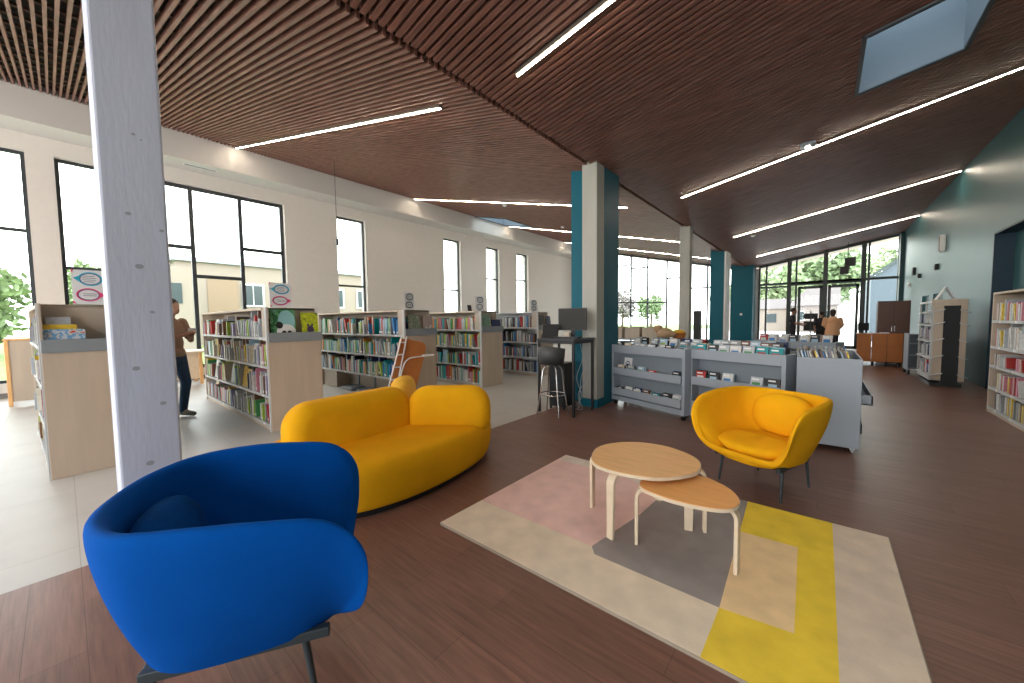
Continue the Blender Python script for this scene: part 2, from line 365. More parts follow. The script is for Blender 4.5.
LV = [-9.86, -8.85, -7.86, -6.79, -5.83, -4.72, -3.95]
far_glazing('window_10', -10.9, -3.05, LV, [(-10.9, -9.86, 2.38), (-9.86, -8.85, 2.38), (-9.86, -8.85, 4.6), (-8.85, -7.86, 2.35), (-7.86, -6.79, 2.30), (-8.85, -7.86, 4.37), (-6.79, -5.83, 3.62), (-5.83, -4.72, 3.0), (-4.72, -3.05, 3.0)])
wl = MB(); wl.add([(XW, YF, 0), (-10.9, YF, 0), (-10.9, YF+.2, 0), (XW, YF+.2, 0), (XW, YF, 5.9), (-10.9, YF, 5.7), (-10.9, YF+.2, 5.7), (XW, YF+.2, 5.9)], [(0, 3, 2, 1), (4, 5, 6, 7), (0, 1, 5, 4), (1, 2, 6, 5), (2, 3, 7, 6), (3, 0, 4, 7)])
struct(wl.build('wall_far', M['white']))
ent = far_glazing('door_1', -2.42, 2.3, [-2.14, -1.26, -1.0, .03, 1.26, 1.42], [(-2.42, 2.3, 2.96, .10), (-1.26, 1.34, 2.92, .16), (-2.42, -1.26, 2.82, .07)], fr='framed', thick=(.03, 1.26, -1.26))
b = MB()
for (p, q) in ((-.92, -.05), (.13, 1.14)):     # sliding leaves
    b.box(p, p+.10, -.12, -.07, 0, 2.78); b.box(q-.10, q, -.12, -.07, 0, 2.78); b.box(p, q, -.12, -.07, 2.66, 2.78); b.box(p, q, -.12, -.07, 0, .12)
b.build('sliding_leaf', M['framed'], ent)
b = MB(); b.box(2.3, XR, YF-.1, YF+.15, 0, 4.72); b.box(2.28, XR-.002, YF-.5, YF-.1, 0, cz(2.3)-.03); struct(b.build('trim_2', M['darkteal']))
b = MB(); b.box(-3.05, -2.42, YF-.02, YF+.1, 0, 3.75); struct(b.build('trim_3', M['whitep']))

# ------------------------------------------------------------------ columns
def column(name, x0, x1, y0, y1, top, ma, label, teal=None, plinth=True, side=None):
    root = thing(name, label, 'column', ((x0+x1)/2, (y0+y1)/2, 0), group=None)
    cx, cy = root.location.x, root.location.y
    def zt(x): return cz(x)+.05
    def blk(bb, a, c, d, e, z0=0):
        bb.add([(a-cx, d-cy, z0), (c-cx, d-cy, z0), (c-cx, e-cy, z0), (a-cx, e-cy, z0), (a-cx, d-cy, zt(a)), (c-cx, d-cy, zt(c)), (c-cx, e-cy, zt(c)), (a-cx, e-cy, zt(a))],
               [(0, 3, 2, 1), (4, 5, 6, 7), (0, 1, 5, 4), (1, 2, 6, 5), (2, 3, 7, 6), (3, 0, 4, 7)])
    if ma:
        q = MB(); blk(q, x0, x1, y0, y1); q.build('timber_post', ma, root, bevel=.012)
    if teal:
        q = MB(); blk(q, *teal); q.build('painted_pier', M['teal'], root, bevel=.004)
        if ma and plinth:
            MB().box(x0-.02-cx, x1+.02-cx, y0-.02-cy, y1-cy, 0, .13).build('plinth', M['teal'], root)
    if side:
        q = MB(); blk(q, *side); q.build('white_edge', M['whitep'], root)
    return root
c1 = column('timber_column', -3.16, -2.90, .16, .418, 0, M['post'], 'whitewashed square timber column standing behind the blue armchair')
kb = MB()
for (yy, zz, s_) in ((.30, 2.43, .010), (.33, 2.41, .006), (.29, 1.72, .02), (.33, 1.47, .012), (.25, 1.16, .018), (.39, 1.93, .012), (.26, 2.0, .014), (.35, .95, .016), (.28, .62, .02)):
    kb.add([(-2.8985+3.03, yy-.289+s_*math.cos(k*PI/5)*.9, zz+s_*.7*math.sin(k*PI/5)) for k in range(10)], [tuple(range(10))])
kb.build('timber_knots', mat('knot_wood', (.33, .34, .38), .7), c1)
column('timber_column', -2.98, -2.72, 5.35, 5.61, 0, M['postb'], 'limed timber column with teal pier behind it, next to the high computer desk', teal=(-3.33, -2.72, 5.61, 6.15))
column('timber_column', -2.98, -2.72, 10.57, 10.83, 0, M['postb'], 'plain grey beige column rising between the media carts and the far glazing')
column('painted_column', 0, 0, 0, 0, 0, None, 'teal column with a white side edge, nearer of the two far teal columns', teal=(-3.25, -2.80, 15.4, 16.0), side=(-2.80, -2.74, 15.42, 16.2))
column('painted_column', 0, 0, 0, 0, 0, None, 'broad dark teal column beside the glazed entrance, farther of two', teal=(-3.45, -2.55, 20.6, 21.5))

# ------------------------------------------------------------------ linear lamps
lamps = [(3.0, -11.35, -3.55, 'warm linear ceiling lamp nearest the white timber column'), (8.25, -11.3, -3.45, 'linear ceiling lamp running behind the teal column, above the bookcases'), (13.5, -11.3, -3.6, 'linear ceiling lamp just past the bright roof light by the window wall'), (18.4, -11.3, -3.6, 'farthest linear lamp on the left slope, near the far glazing'),
 (3.03, -2.42, 2.1, 'thick looking linear lamp at the top of the picture on the right slope'), (8.22, -2.30, 2.36, 'long linear lamp reaching the right picture edge under the roof light'), (13.4, -2.2, 2.36, 'linear lamp ending against the teal wall, middle of three far ones'), (18.3, -2.15, 2.36, 'linear ceiling lamp closest to the glazed entrance'),
 (-2.2, -11.3, -3.6, None), (-2.2, -2.4, 2.3, 'linear ceiling lamp behind the viewpoint on the teal wall side')]
for (yy, x0, x1, lb) in lamps:
    root = thing('linear_lamp', lb or 'linear ceiling lamp behind the viewpoint', 'ceiling lamp', (x0, yy, cz(x0)))
    dx = x1-x0; dz = cz(x1)-cz(x0)
    MB().beam((0, 0, .0), (dx, 0, dz), .055, .05).build('housing', M['ledh'], root)
    MB().beam((.01, 0, -.028), (dx-.01, 0, dz-.028), .021, .008).build('diffuser', M['led'], root)

# ------------------------------------------------------------------ rug
rug = thing('rug', 'rectangular colour block rug in beige, pink, grey and yellow under the birch tables', 'rug', (-.82, 2.415, 0))
def rugmat(n, c): return mat(n, c, .95, var=.09, scale=7, bump=.4, bscale=260, spec=.1)
rb = MB(); X0, X1, Y0, Y1 = -1.99, .35, 1.60, 3.235
def rp(poly, i, z=.016):
    rb.m(i).prism([(x+.82, y-2.415) for x, y in poly], .0, z)
rp([(X0, Y0), (-.35, Y0), (-.345, 1.94), (-1.0, 1.94), (-1.05, 2.0), (X0, 2.0)], 0)
rp([(X0, 2.0), (-1.05, 2.0), (-.96, 2.55), (-.94, 2.9), (-1.25, 3.08), (X0, 3.09)], 1)
rp([(X0, 3.09), (-1.25, 3.08), (-.94, 2.9), (-.94, Y1), (X0, Y1)], 2)
rp([(-1.05, 2.0), (-1.0, 1.94), (-.345, 1.94), (-.40, Y1), (-.94, Y1), (-.94, 2.9), (-.96, 2.55)], 3)
rp([(-.35, Y0), (.085, Y0), (.085, 1.98), (-.06, 1.98), (-.345, 1.94)], 4)
rp([(-.345, 1.94), (-.06, 1.98), (-.08, 2.76), (-.378, 2.74)], 5)
rp([(-.378, 2.74), (-.08, 2.76), (-.06, 1.98), (.085, 1.98), (.085, Y1), (-.40, Y1)], 4)
rp([(.085, Y0), (X1, Y0), (X1, Y1), (.085, Y1)], 6)
rb.build('pile', [rugmat('rug_beige', (.84, .71, .56)), rugmat('rug_pink', (.86, .60, .55)), rugmat('rug_cream', (.80, .70, .62)), rugmat('rug_grey', (.35, .31, .30)), rugmat('rug_yellow', (.93, .66, .07)), rugmat('rug_peach', (.92, .66, .37)), rugmat('rug_sand', (.74, .61, .49))], rug)
eb = MB()
for a, c in (((X0, Y0), (X1, Y0)), ((X1, Y0), (X1, Y1)), ((X1, Y1), (X0, Y1)), ((X0, Y1), (X0, Y0))):
    eb.beam((a[0]+.82, a[1]-2.415, .007), (c[0]+.82, c[1]-2.415, .007), .010, .014)
eb.build('bound_edge', rugmat('rug_edge', (.36, .30, .24)), rug)

# ------------------------------------------------------------------ nested birch tables
def table(name, label, pts, h, legs, th=.022, ven='oakt'):
    cx = sum(p[0] for p in pts)/len(pts); cy = sum(p[1] for p in pts)/len(pts)
    root = thing(name, label, 'table', (cx, cy, .016), group=None); h -= .016
    poly = [(p.x-cx, p.y-cy) for p in crom([(x, y, 0) for x, y in pts], 6)]
    area = sum(poly[i][0]*poly[(i+1) % len(poly)][1]-poly[(i+1) % len(poly)][0]*poly[i][1] for i in range(len(poly)))
    if area < 0: poly.reverse()
    q = MB(); q.prism(poly, h-th, h-.003, smooth=False)
    top = q.build('tabletop', M['birch'], root, bevel=.003)
    q = MB(); q.prism([(x*.985, y*.985) for x, y in poly], h-.003, h+.0005); q.build('veneer', M[ven], top)
    for (lx, ly) in legs:
        lx -= cx; ly -= cy; d = Vector((-lx, -ly, 0)).normalized(); s_ = Vector((d.y, -d.x, 0)); wd = .056; tk = .020
        prof = [(0, 0)]; rr = .055; H = h-th
        pathp = [Vector((lx, ly, 0)), Vector((lx, ly, H-rr-tk/2))]
        for k in range(1, 7):
            a = PI/2*k/6; pathp.append(Vector((lx, ly, H-rr-tk/2))+d*(rr-rr*math.cos(a))+Vector((0, 0, rr*math.sin(a))))
        pathp.append(pathp[-1]+d*.16)
        vs = []; fs = []; n = len(pathp)
        for i, p in enumerate(pathp):
            t_ = (pathp[min(i+1, n-1)]-pathp[max(i-1, 0)]).normalized(); nn = t_.cross(s_)
            wdi = wd*(1 if i > 1 else (.88 if i == 0 else 1))
            for (e, g_) in ((-1, -1), (1, -1), (1, 1), (-1, 1)): vs.append(p+s_*e*wdi/2+nn*g_*tk/2)
        for i in range(n-1):
            for k in range(4): fs.append((i*4+k, i*4+(k+1) % 4, i*4+4+(k+1) % 4, i*4+4+k))
        fs += [(3, 2, 1, 0), tuple(range(4*n-4, 4*n))]
        q = MB(); q.add(vs, fs); q.build('leg', M['birch'], root, bevel=.003)
    return root
T1 = [(-1.2, 2.28), (-1.262, 2.48), (-1.22, 2.65), (-1.08, 2.79), (-.88, 2.83), (-.7, 2.76), (-.6, 2.65), (-.57, 2.49), (-.62, 2.36), (-.73, 2.23), (-.86, 2.175), (-1.0, 2.16), (-1.12, 2.19)]
T2 = [(-.84, 2.22), (-.79, 2.14), (-.66, 2.105), (-.52, 2.11), (-.39, 2.15), (-.33, 2.22), (-.32, 2.31), (-.37, 2.42), (-.46, 2.50), (-.57, 2.54), (-.72, 2.46), (-.81, 2.34)]
table('nesting_table', 'taller egg-shaped coffee table with honey veneer top and bent birch legs', T1, .452, [(-1.275, 2.44), (-.995, 2.145), (-.557, 2.60), (-.93, 2.84)])
table('nesting_table', 'lower egg-shaped coffee table tucked under the taller one, standing on grey and yellow rug', T2, .402, [(-.85, 2.20), (-.325, 2.27), (-.64, 2.55)], ven='oako')

# ------------------------------------------------------------------ armchairs
def armchair(name, label, c, d, fab, pfab, legm, sc=(.97, .97, 1), pz=.58):
    d = Vector((d[0], d[1], 0)).normalized(); ang = math.atan2(-d.x, d.y)      # local +Y = facing
    root = thing(name, label, 'armchair', (c[0], c[1], 0), ang); root.scale = sc
    half = [(0, .375, .312), (.20, .378, .316), (.335, .395, .355), (.412, .42, .47), (.45, .41, .61), (.46, .31, .71), (.465, .12, .745), (.45, -.08, .76), (.385, -.275, .76), (.215, -.39, .755), (0, -.425, .75)]
    rim = half + [(-x, y, z) for x, y, z in half[-2:0:-1]]
    NS = 6; rimc = crom(rim, NS); n = len(rimc)
    base = []
    for p in rimc:
        a = math.atan2(p.x/.48, p.y/.41); ca, sa = math.cos(a), math.sin(a); base.append(Vector((.285*math.copysign(abs(sa)**.72, sa), (.345 if ca > 0 else .315)*math.copysign(abs(ca)**.72, ca)+.01, .262)))
    NT = 9; vs = []; fs = []
    def surf(i, t, off):
        B_, Rm_ = base[i], rimc[i]
        z = B_.z+(Rm_.z-B_.z)*t; hfrac = (z-.262)/.5
        k = 1-(1-t)**1.6                                    # belly outward
        x = B_.x+(Rm_.x-B_.x)*k; y = B_.y+(Rm_.y-B_.y)*k
        g = Vector((x, y, 0)); 
        g = g.normalized() if g.length > 1e-6 else Vector((0, 1, 0))
        inn = g*off
        return Vector((x, y, z))-inn
    TH = .058
    for i in range(n):
        for j in range(NT+1): vs.append(surf(i, j/NT, 0))
        # rolled edge
        top = surf(i, 1, 0); g = Vector((top.x, top.y, 0)).normalized(); below = surf(i, .9, 0); upd = (top-below).normalized()
        for a in (45, 90, 135): vs.append(top-g*(TH/2)*(1-math.cos(R(a)))+upd*(TH/2)*math.sin(R(a)))
        for j in range(NT, -1, -1): vs.append(surf(i, j/NT, TH)+Vector((0, 0, .02*(1-j/NT))))
    mrow = 2*(NT+1)+3
    for i in range(n):
        k = (i+1) % n
        for j in range(mrow-1): fs.append((i*mrow+j, i*mrow+j+1, k*mrow+j+1, k*mrow+j))
    q = MB(); q.add(vs, fs, smooth=True)
    q.add([base[i] for i in range(n)], [tuple(range(n))], smooth=False)
    q.build('shell', fab, root, sub=1)
    # seat cushion
    vs = []; prof = [(0, .30), (.50, .30), (.70, .325), (.84, .355), (.92, .385), (.925, .412), (.86, .435), (.50, .452), (0, .458)]
    q = MB(); NU = 40
    for (s_, z) in prof:
        for k in range(NU):
            a = 2*PI*k/NU; cx_, sn = math.cos(a), math.sin(a)
            e = .82; x = math.copysign(abs(cx_)**e, cx_)*.375*s_; y_ = math.copysign(abs(sn)**e, sn)*.325*s_+.050
            x *= 1-.10*max(0, -sn); vs.append((x, y_, z-.012-.018*abs(sn)))
    fs = [(i*NU+k, i*NU+(k+1) % NU, (i+1)*NU+(k+1) % NU, (i+1)*NU+k) for i in range(len(prof)-1) for k in range(NU)]
    q.add(vs, fs, smooth=True); q.build('seat_cushion', fab, root, weld=True, sub=1)
    # round back cushion leaning on the shell
    T = Matrix.Translation((0, -.255, pz)) @ Matrix.Rotation(R(12), 4, 'X')
    q = MB(); q.ellip((0, 0, 0), (.27, .085, .185), 32, 16, T, p=2.3); q.build('back_cushion', pfab, root)
    # steel frame
    for s_ in (-1, 1):
        q = MB(); q.beam((s_*.275, .285, .262), (s_*.21, -.285, .250), .030, .036); q.build('side_rail', legm, root, bevel=.004)
    MB().beam((-.21, -.27, .248), (.21, -.27, .248), .03, .03).build('cross_rail', legm, root, bevel=.004); MB().beam((-.26, .2, .250), (.26, .2, .250), .03, .02).build('cross_rail', legm, root, bevel=.004)
    for s_ in (-1, 1):
        for (x, y, dx, dy) in ((.262, .20, .012, .035), (.213, -.25, .012, -.03)):
            q = MB(); q.tube([(s_*x, y, .255), (s_*(x+dx), y+dy, .0)], [.014, .010], 10); q.build('leg', legm, root)
    return root
armchair('armchair', 'yellow tub armchair on thin dark legs beside the rug, in front of the media carts', (-.345, 3.69), (-.40, -.916), M['yel'], M['yel'], M['grey'], (.895, .95, .97))
armchair('armchair', 'large blue tub armchair seen from behind, in the lower left', (-1.73, .44), (.44, .90), M['blue'], M['bluep'], M['grey'], (.95, .98, 1.03), .535)

# ------------------------------------------------------------------ yellow island sofa
sofa = thing('sofa', 'long yellow island sofa with rounded oval seat and thick back rolls', 'sofa', (-3.12, 1.95, 0))
def oval(ax, ay, rot, n=56, p=2.3):
    o = []
    for k in range(n):
        a = 2*PI*k/n; x = math.copysign(abs(math.cos(a))**(2/p), math.cos(a))*ax; y = math.copysign(abs(math.sin(a))**(2/p), math.sin(a))*ay
        o.append((x*math.cos(rot)-y*math.sin(rot), x*math.sin(rot)+y*math.cos(rot)))
    return o
OR = R(7)
q = MB(); q.prism(oval(.68, 1.03, OR), 0, .05); q.build('plinth', M['black'], sofa)
prof = [(.0, .045), (.93, .045), (.965, .055), (.985, .12), (1.0, .22), (1.0, .30), (.985, .36), (.95, .395), (.90, .41), (.5, .42), (0, .42)]
vs = []; N = 56
for s_, z in prof:
    for (x, y) in oval(.76*s_, 1.12*s_, OR): vs.append((x, y, z))
fs = [(i*N+k, i*N+(k+1) % N, (i+1)*N+(k+1) % N, (i+1)*N+k) for i in range(len(prof)-1) for k in range(N)]
q = MB(); q.add(vs, fs, smooth=True); q.build('seat', M['yel'], sofa, weld=True, sub=1)
def roll(name, p0, p1, th, z0, z1, ma, flat=0.13, lean=0):
    p0 = Vector((*p0, 0)); p1 = Vector((*p1, 0)); d = (p1-p0); L = d.length; a = math.atan2(d.y, d.x)
    b = MB(); N2 = 10
    # rounded cushion: stadium section, rounded ends
    T = Matrix.Translation(((p0+p1)/2).to_tuple()[:2]+((z0+z1)/2,)) @ Matrix.Rotation(a, 4, 'Z') @ Matrix.Rotation(lean, 4, 'X')
    b.box(-L/2, L/2, -th/2, th/2, -(z1-z0)/2, (z1-z0)/2, T)
    o = b.build(name, ma, sofa)
    me = o.data
    bm = bmesh.new(); bm.from_mesh(me)
    ee = [e for e in bm.edges if abs((e.verts[0].co-e.verts[1].co).normalized().dot(Vector((-math.sin(a), math.cos(a), 0)))) > .9 and e.verts[0].co.z+e.verts[1].co.z > z0+z1]
    bmesh.ops.bevel(bm, geom=ee, offset=min(.20, L*.4), offset_type='OFFSET', segments=8, profile=.5, affect='EDGES', clamp_overlap=True)
    ee = [e for e in bm.edges if len(e.link_faces) == 2 and e.calc_face_angle() > R(60)]
    flat = min(flat, .11)
    bmesh.ops.bevel(bm, geom=ee, offset=flat, offset_type='OFFSET', segments=8, profile=.5, affect='EDGES', clamp_overlap=True)
    for f_ in bm.faces: f_.smooth = True
    bm.to_mesh(me); bm.free()
    return o
O = Vector((-3.12, 1.95))
L2 = lambda x, y: (x-O.x, y-O.y)
roll('back_cushion', L2(-3.02, 1.00), L2(-3.14, 2.12), .27, .33, .79, M['yel'], .125)
roll('back_cushion', L2(-3.10, 2.13), L2(-2.50, 2.66), .26, .33, .77, M['yel'], .12)
roll('back_cushion', L2(-3.32, 2.15), L2(-3.70, 2.55), .20, .33, .80, M['yel2'], .08)

# ------------------------------------------------------------------ books
PAL = dict(white=(.62, .62, .60), cream=(.58, .50, .36), grey=(.30, .32, .33), silver=(.45, .48, .52), paleblue=(.34, .50, .62), blue=(.04, .20, .48), navy=(.015, .03, .11), teal=(.0, .27, .30), green=(.06, .27, .08), lime=(.36, .52, .06), yellow=(.72, .50, .04), orange=(.62, .20, .03), red=(.45, .03, .03), pink=(.60, .22, .30), lilac=(.32, .26, .42), brown=(.16, .07, .04), black=(.02, .02, .022))
WORD = dict(paleblue='light-blue')
CM = {k: mat('cover_'+k, v, .4, var=.12, scale=25) for k, v in PAL.items()}
LISTM = [CM[k] for k in PAL]+[M['pages'], M['whitep']]
IDX = {k: i for i, k in enumerate(PAL)}
def book_geo(b, t, h, d, ci, sticker=True, T=None):
    """upright book, spine towards -y, origin at its bottom centre"""
    b.m(ci); e = .0035 if t > .012 else .002
    b.box(-t/2, -t/2+e, -d/2, d/2, 0, h, T); b.box(t/2-e, t/2, -d/2, d/2, 0, h, T); b.box(-t/2, t/2, -d/2-.001, -d/2+e, 0, h, T)
    b.m(len(PAL)).box(-t/2+e, t/2-e, -d/2+e, d/2-.005, .004, h-.004, T)
    if sticker: b.m(len(PAL)+1).box(-t/2+.001, t/2-.001, -d/2-.002, -d/2-.001, h*.08, h*.2, T)
BOOKS = []      # (world matrix, t, h, d, colour, label, group)
def T_at(x, y, z, rz=0, rx=0, ry=0):
    return Matrix.Translation((x, y, z)) @ Matrix.Rotation(rz, 4, 'Z') @ Matrix.Rotation(rx, 4, 'X') @ Matrix.Rotation(ry, 4, 'Y')
def fill(fr, s0, s1, z, hmax, pal, where, group, tm=.034, gap=.22, faceout=.08, dmax=.22, hmin=.62):
    """fill a shelf from s0 to s1 along local x of frame fr (matrix), spines facing local -y"""
    s = s0+.01; prev = None
    def P_(s): f_ = (s-s0)/max(.01, s1-s0); return ['far left', 'left', 'middle', 'right', 'far right'][min(4, int(f_*5))]
    while s < s1-.03:
        if rnd.random() < gap*.3: s += rnd.uniform(.05, .16); continue
        if rnd.random() < faceout*.5 and s+.20 < s1:          # one picture book turned to show its cover
            h = hmax*rnd.uniform(.75, .92); wd = rnd.uniform(.15, .2); c = rnd.choice(pal)
            T = fr @ Matrix.Translation((s+wd/2, .05, z+.002)) @ Matrix.Rotation(R(-90), 4, 'Z') @ Matrix.Rotation(0, 4, 'X') @ Matrix.Rotation(R(-8), 4, 'Y')
            BOOKS.append((T, .014, h, wd, c, (where, P_(s), prev), group, 'picture book turned face out')); prev = c; s += wd+.015; continue
        n = rnd.randint(3, 8); base = hmax*rnd.uniform(hmin, .93); lean = 0
        for k in range(n):
            t = tm*rnd.uniform(.55, 1.5)
            if s+t > s1: break
            h = min(hmax*.96, base*rnd.uniform(.9, 1.06)); d = dmax*rnd.uniform(.75, 1)
            lean = R(rnd.uniform(9, 20)) if (k == n-1 and rnd.random() < .45) else (R(rnd.uniform(-1, 1)))
            c = rnd.choice(pal); off = 0
            if lean > .1: off = -(h*math.sin(lean))*.0; s += h*math.sin(lean)
            if s+t > s1: break
            T = fr @ Matrix.Translation((s+t/2, d/2+.012+rnd.uniform(0, .012), z+.002+abs(math.sin(lean))*t/2)) @ Matrix.Rotation(-lean if lean > .1 else lean, 4, 'Y')
            BOOKS.append((T, t, h, d, c, (where, P_(s), prev), group, 'book')); prev = c; s += t+.0015
        s += rnd.uniform(0, .02)

SH = {4: ['bottom', 'third', 'second', 'top'], 3: ['lowest', 'middle', 'top'], 5: ['bottom', 'fourth', 'third', 'second', 'top']}
def bookcase(label, Yf, Xe, Xf, levels, desc, pal, dep=.65, H=1.6, vis=None, white=False, base=True, words=None, rot=0):
    root = thing('bookcase', label, 'bookcase', (Xe, Yf, 0), rot); L = Xe-Xf; ma = M['case']
    MB().box(-.04, 0, 0, dep, 0, 1.17).build('end_panel', ma, root, bevel=.003)
    MB().box(-.045, -.005, -.012, .014, 0, H).build('front_post', M['shelfw'], root)
    q = MB(); q.box(-.20, -.17, 0, dep, 1.17, H); q.box(-.17, 0, 0, .018, 1.17, H); q.box(-.17, 0, .018, dep, 1.17, 1.19); q.build('end_tray', M['cased'], root, bevel=.002)
    MB().box(0, .025, 0, dep+.01, 1.155, 1.275).build('display_ledge', M['gband'], root, bevel=.004)
    MB().box(-L, -.17, 0, dep, H-.03, H).build('top_panel', ma if not white else M['shelfw'], root, bevel=.002)
    MB().box(-L, -L+.035, 0, dep, 0, H-.03).build('end_panel', ma, root, bevel=.003)
    MB().box(-L+.035, -.2, dep/2-.008, dep/2+.008, .05, H-.03).build('back_panel', M['cased'] if not white else M['shelfw'], root)
    if base: MB().box(-L+.035, -.04, .02, dep-.02, 0, levels[0]-.02).build('plinth', ma, root)
    else:
        MB().box(-L+.04, -L+.65, .06, dep-.06, 0, levels[0]-.03).build('base_box', M['cased'], root)
        for sx_ in (.9, 1.55, 2.2):
            q = MB(); q.box(-L+sx_, -L+sx_+.45, .03, dep-.03, .02, .06); q.box(-L+sx_+.19, -L+sx_+.25, dep/2-.03, dep/2+.03, .06, levels[0]-.02); q.build('foot', M['gband'], root, bevel=.004)
    n = len(levels)
    for k, z in enumerate(levels):
        q = MB(); q.box(-L+.035, -.045, .0, dep/2-.01, z-.02, z); q.box(-L+.035, -.045, dep/2+.01, dep, z-.02, z); q.box(-L+.035, -.045, -.008, .0, z-.028, z+.006)
        sh = q.build('shelf', M['shelfw'], root)
        nl = max(2, int(L/.7))
        for j in range(nl):
            x = -L+.25+(L-.5)*j/max(1, nl-1)
            MB().box(x-.035, x+.035, -.014, -.008, z-.025, z+.005).build('shelf_label', M['whitep'], sh)
    fr = Matrix.Translation((Xe, Yf, 0)) @ Matrix.Rotation(rot, 4, 'Z') @ Matrix.Translation((-L+.04, 0, 0)); tops = [*levels[1:], H-.03]
    names = SH[n]
    s0 = 0 if vis is None else max(0, vis-Xf-.04)
    for k in range(n):
        fill(fr, s0, L-.10, levels[k], tops[k]-levels[k]-.04, pal, f'{names[k]} shelf @, {desc}', f'books on the {desc}', **(words or {}))
    return root
pale = ['white', 'white', 'white', 'grey', 'grey', 'silver', 'silver', 'silver', 'cream', 'lilac', 'lilac', 'pink', 'paleblue', 'red', 'green', 'brown', 'yellow', 'black', 'silver', 'lime']
cool = ['white', 'teal', 'teal', 'navy', 'paleblue', 'green', 'silver', 'black', 'grey', 'white', 'blue', 'lime', 'brown', 'red', 'cream', 'orange']
mixd = ['white', 'teal', 'green', 'white', 'paleblue', 'lime', 'yellow', 'red', 'brown', 'pink', 'grey', 'teal', 'orange', 'silver', 'cream']
darkp = ['white', 'white', 'red', 'grey', 'black', 'navy', 'silver', 'grey', 'brown', 'blue']
CASES = {}
CASES[1] = bookcase('pale oak bookcase left of the timber column, with a bubble sign on top', -.13, -5.34, -7.6, [.10, .46, .84, 1.21], 'bookcase left of timber column', pale, rot=R(3.2), words=dict(faceout=.3))
CASES[2] = bookcase('pale oak bookcase with a panda picture book on its end, near the standing person', 1.66, -5.4, -8.82, [.09, .46, .84, 1.21], 'bookcase with panda book', pale, words=dict(faceout=.35, gap=.4))
CASES[3] = bookcase('pale oak bookcase behind the orange step ladder and the yellow sofa', 3.68, -5.4, -8.7, [.40, .79, 1.17], 'bookcase behind orange ladder', cool, base=False)
CASES[4] = bookcase('white edged bookcase with green and navy books on its end, behind the sofa arm', 5.52, -5.4, -8.6, [.09, .46, .84, 1.21], 'bookcase with navy book', mixd, vis=-7.6)
CASES[5] = bookcase('farthest of the low bookcases, partly hidden by the computer desk and bar stool', 7.52, -5.4, -8.4, [.09, .46, .84, 1.21], 'bookcase behind bar stool', darkp, vis=-7.3, white=True)

# tall bookcase in the right alcove, spines towards -x
rc = thing('tall_bookcase', 'tall pale bookcase in the navy alcove at the right picture edge', 'bookcase', (1.86, 5.6, 0))
RL = 8.52-5.6; lv = [.08, .37, .68, .95, 1.31]
MB().box(0, .36, RL-.03, RL, 0, 1.71).build('side_panel', M['case'], rc, bevel=.003)
MB().box(0, .36, 0, .03, 0, 1.71).build('side_panel', M['case'], rc, bevel=.003)
MB().box(0, .36, .03, RL-.03, 1.68, 1.71).build('top_panel', M['case'], rc, bevel=.003)
MB().box(.34, .36, .03, RL-.03, .0, 1.68).build('back_panel', M['case'], rc)
MB().box(.01, .34, .03, RL-.03, 0, .06).build('plinth', M['case'], rc)
MB().box(.0, .34, RL/2-.015, RL/2+.015, .06, 1.68).build('divider', M['case'], rc)
for z in lv:
    q = MB(); q.box(0, .34, .03, RL-.03, z-.02, z); q.box(-.006, 0, .03, RL-.03, z-.03, z+.006); sh = q.build('shelf', M['shelfw'], rc)
    for j in range(5): MB().box(-.012, -.006, .3+j*.55, .38+j*.55, z-.028, z+.004).build('shelf_label', M['whitep'], sh)
fr = Matrix.Translation((1.86, 8.52-.03, 0)) @ Matrix.Rotation(R(-90), 4, 'Z')
tl = [*lv[1:], 1.68]
for k in range(5): fill(fr, .06, RL-.6, lv[k], tl[k]-lv[k]-.03, ['white', 'white', 'silver', 'cream', 'grey', 'red', 'white', 'yellow', 'pink'] if k else ['yellow', 'black', 'cream', 'white', 'grey'], f'{SH[5][k]} shelf @, tall alcove bookcase', 'books on the tall alcove bookcase', gap=1.3, hmin=.5)

# open-ended rack by the teal wall
rk = thing('display_rack', 'tall two sided white rack with sloping brackets, standing by the teal wall', 'rack', (1.64, 10.95, 0))
q = MB(); q.box(0, .03, 0, .03, .12, 1.68); q.box(0, .03, 1.17, 1.2, .12, 1.68); q.box(0, .03, .03, 1.17, 1.64, 1.68); q.box(0, .03, .03, 1.17, .12, .16); q.box(0, .03, .58, .61, .16, 1.64); q.build('side_frame', M['shelfw'], rk)
q = MB(); q.box(.03, .16, 0, .02, .12, 1.58); q.box(.38, .46, 0, .02, .12, 1.58); q.box(-.004, .46, -.004, .034, 1.58, 1.70); q.build('end_frame', M['case'], rk, bevel=.003)
q = MB(); q.box(.16, .38, .02, 1.18, .05, 1.6); q.build('core_panel', mat('charcoal_felt', (.03, .032, .036), .9), rk)
q = MB(); q.box(.02, .44, .04, 1.16, .0, .06); q.build('base', M['black'], rk)
for z in (.2, .55, .88, 1.2, 1.45):
    q = MB(); q.add([(-.02, -.02, z), (.17, -.06, z+.07), (.17, 1.2, z+.07), (-.02, 1.2, z), (-.02, -.02, z-.015), (.17, -.06, z+.055), (.17, 1.2, z+.055), (-.02, 1.2, z-.015)], [(0, 1, 2, 3), (7, 6, 5, 4), (0, 4, 5, 1), (3, 2, 6, 7), (0, 3, 7, 4), (1, 5, 6, 2)]); q.build('shelf', M['shelfw'], rk)
    q = MB(); q.add([(.37, -.06, z+.05), (.5, -.02, z), (.5, 1.2, z), (.37, 1.2, z+.05), (.37, -.06, z+.035), (.5, -.02, z-.015), (.5, 1.2, z-.015), (.37, 1.2, z+.035)], [(0, 1, 2, 3), (7, 6, 5, 4), (0, 4, 5, 1), (3, 2, 6, 7), (0, 3, 7, 4), (1, 5, 6, 2)]); q.build('shelf', M['shelfw'], rk)
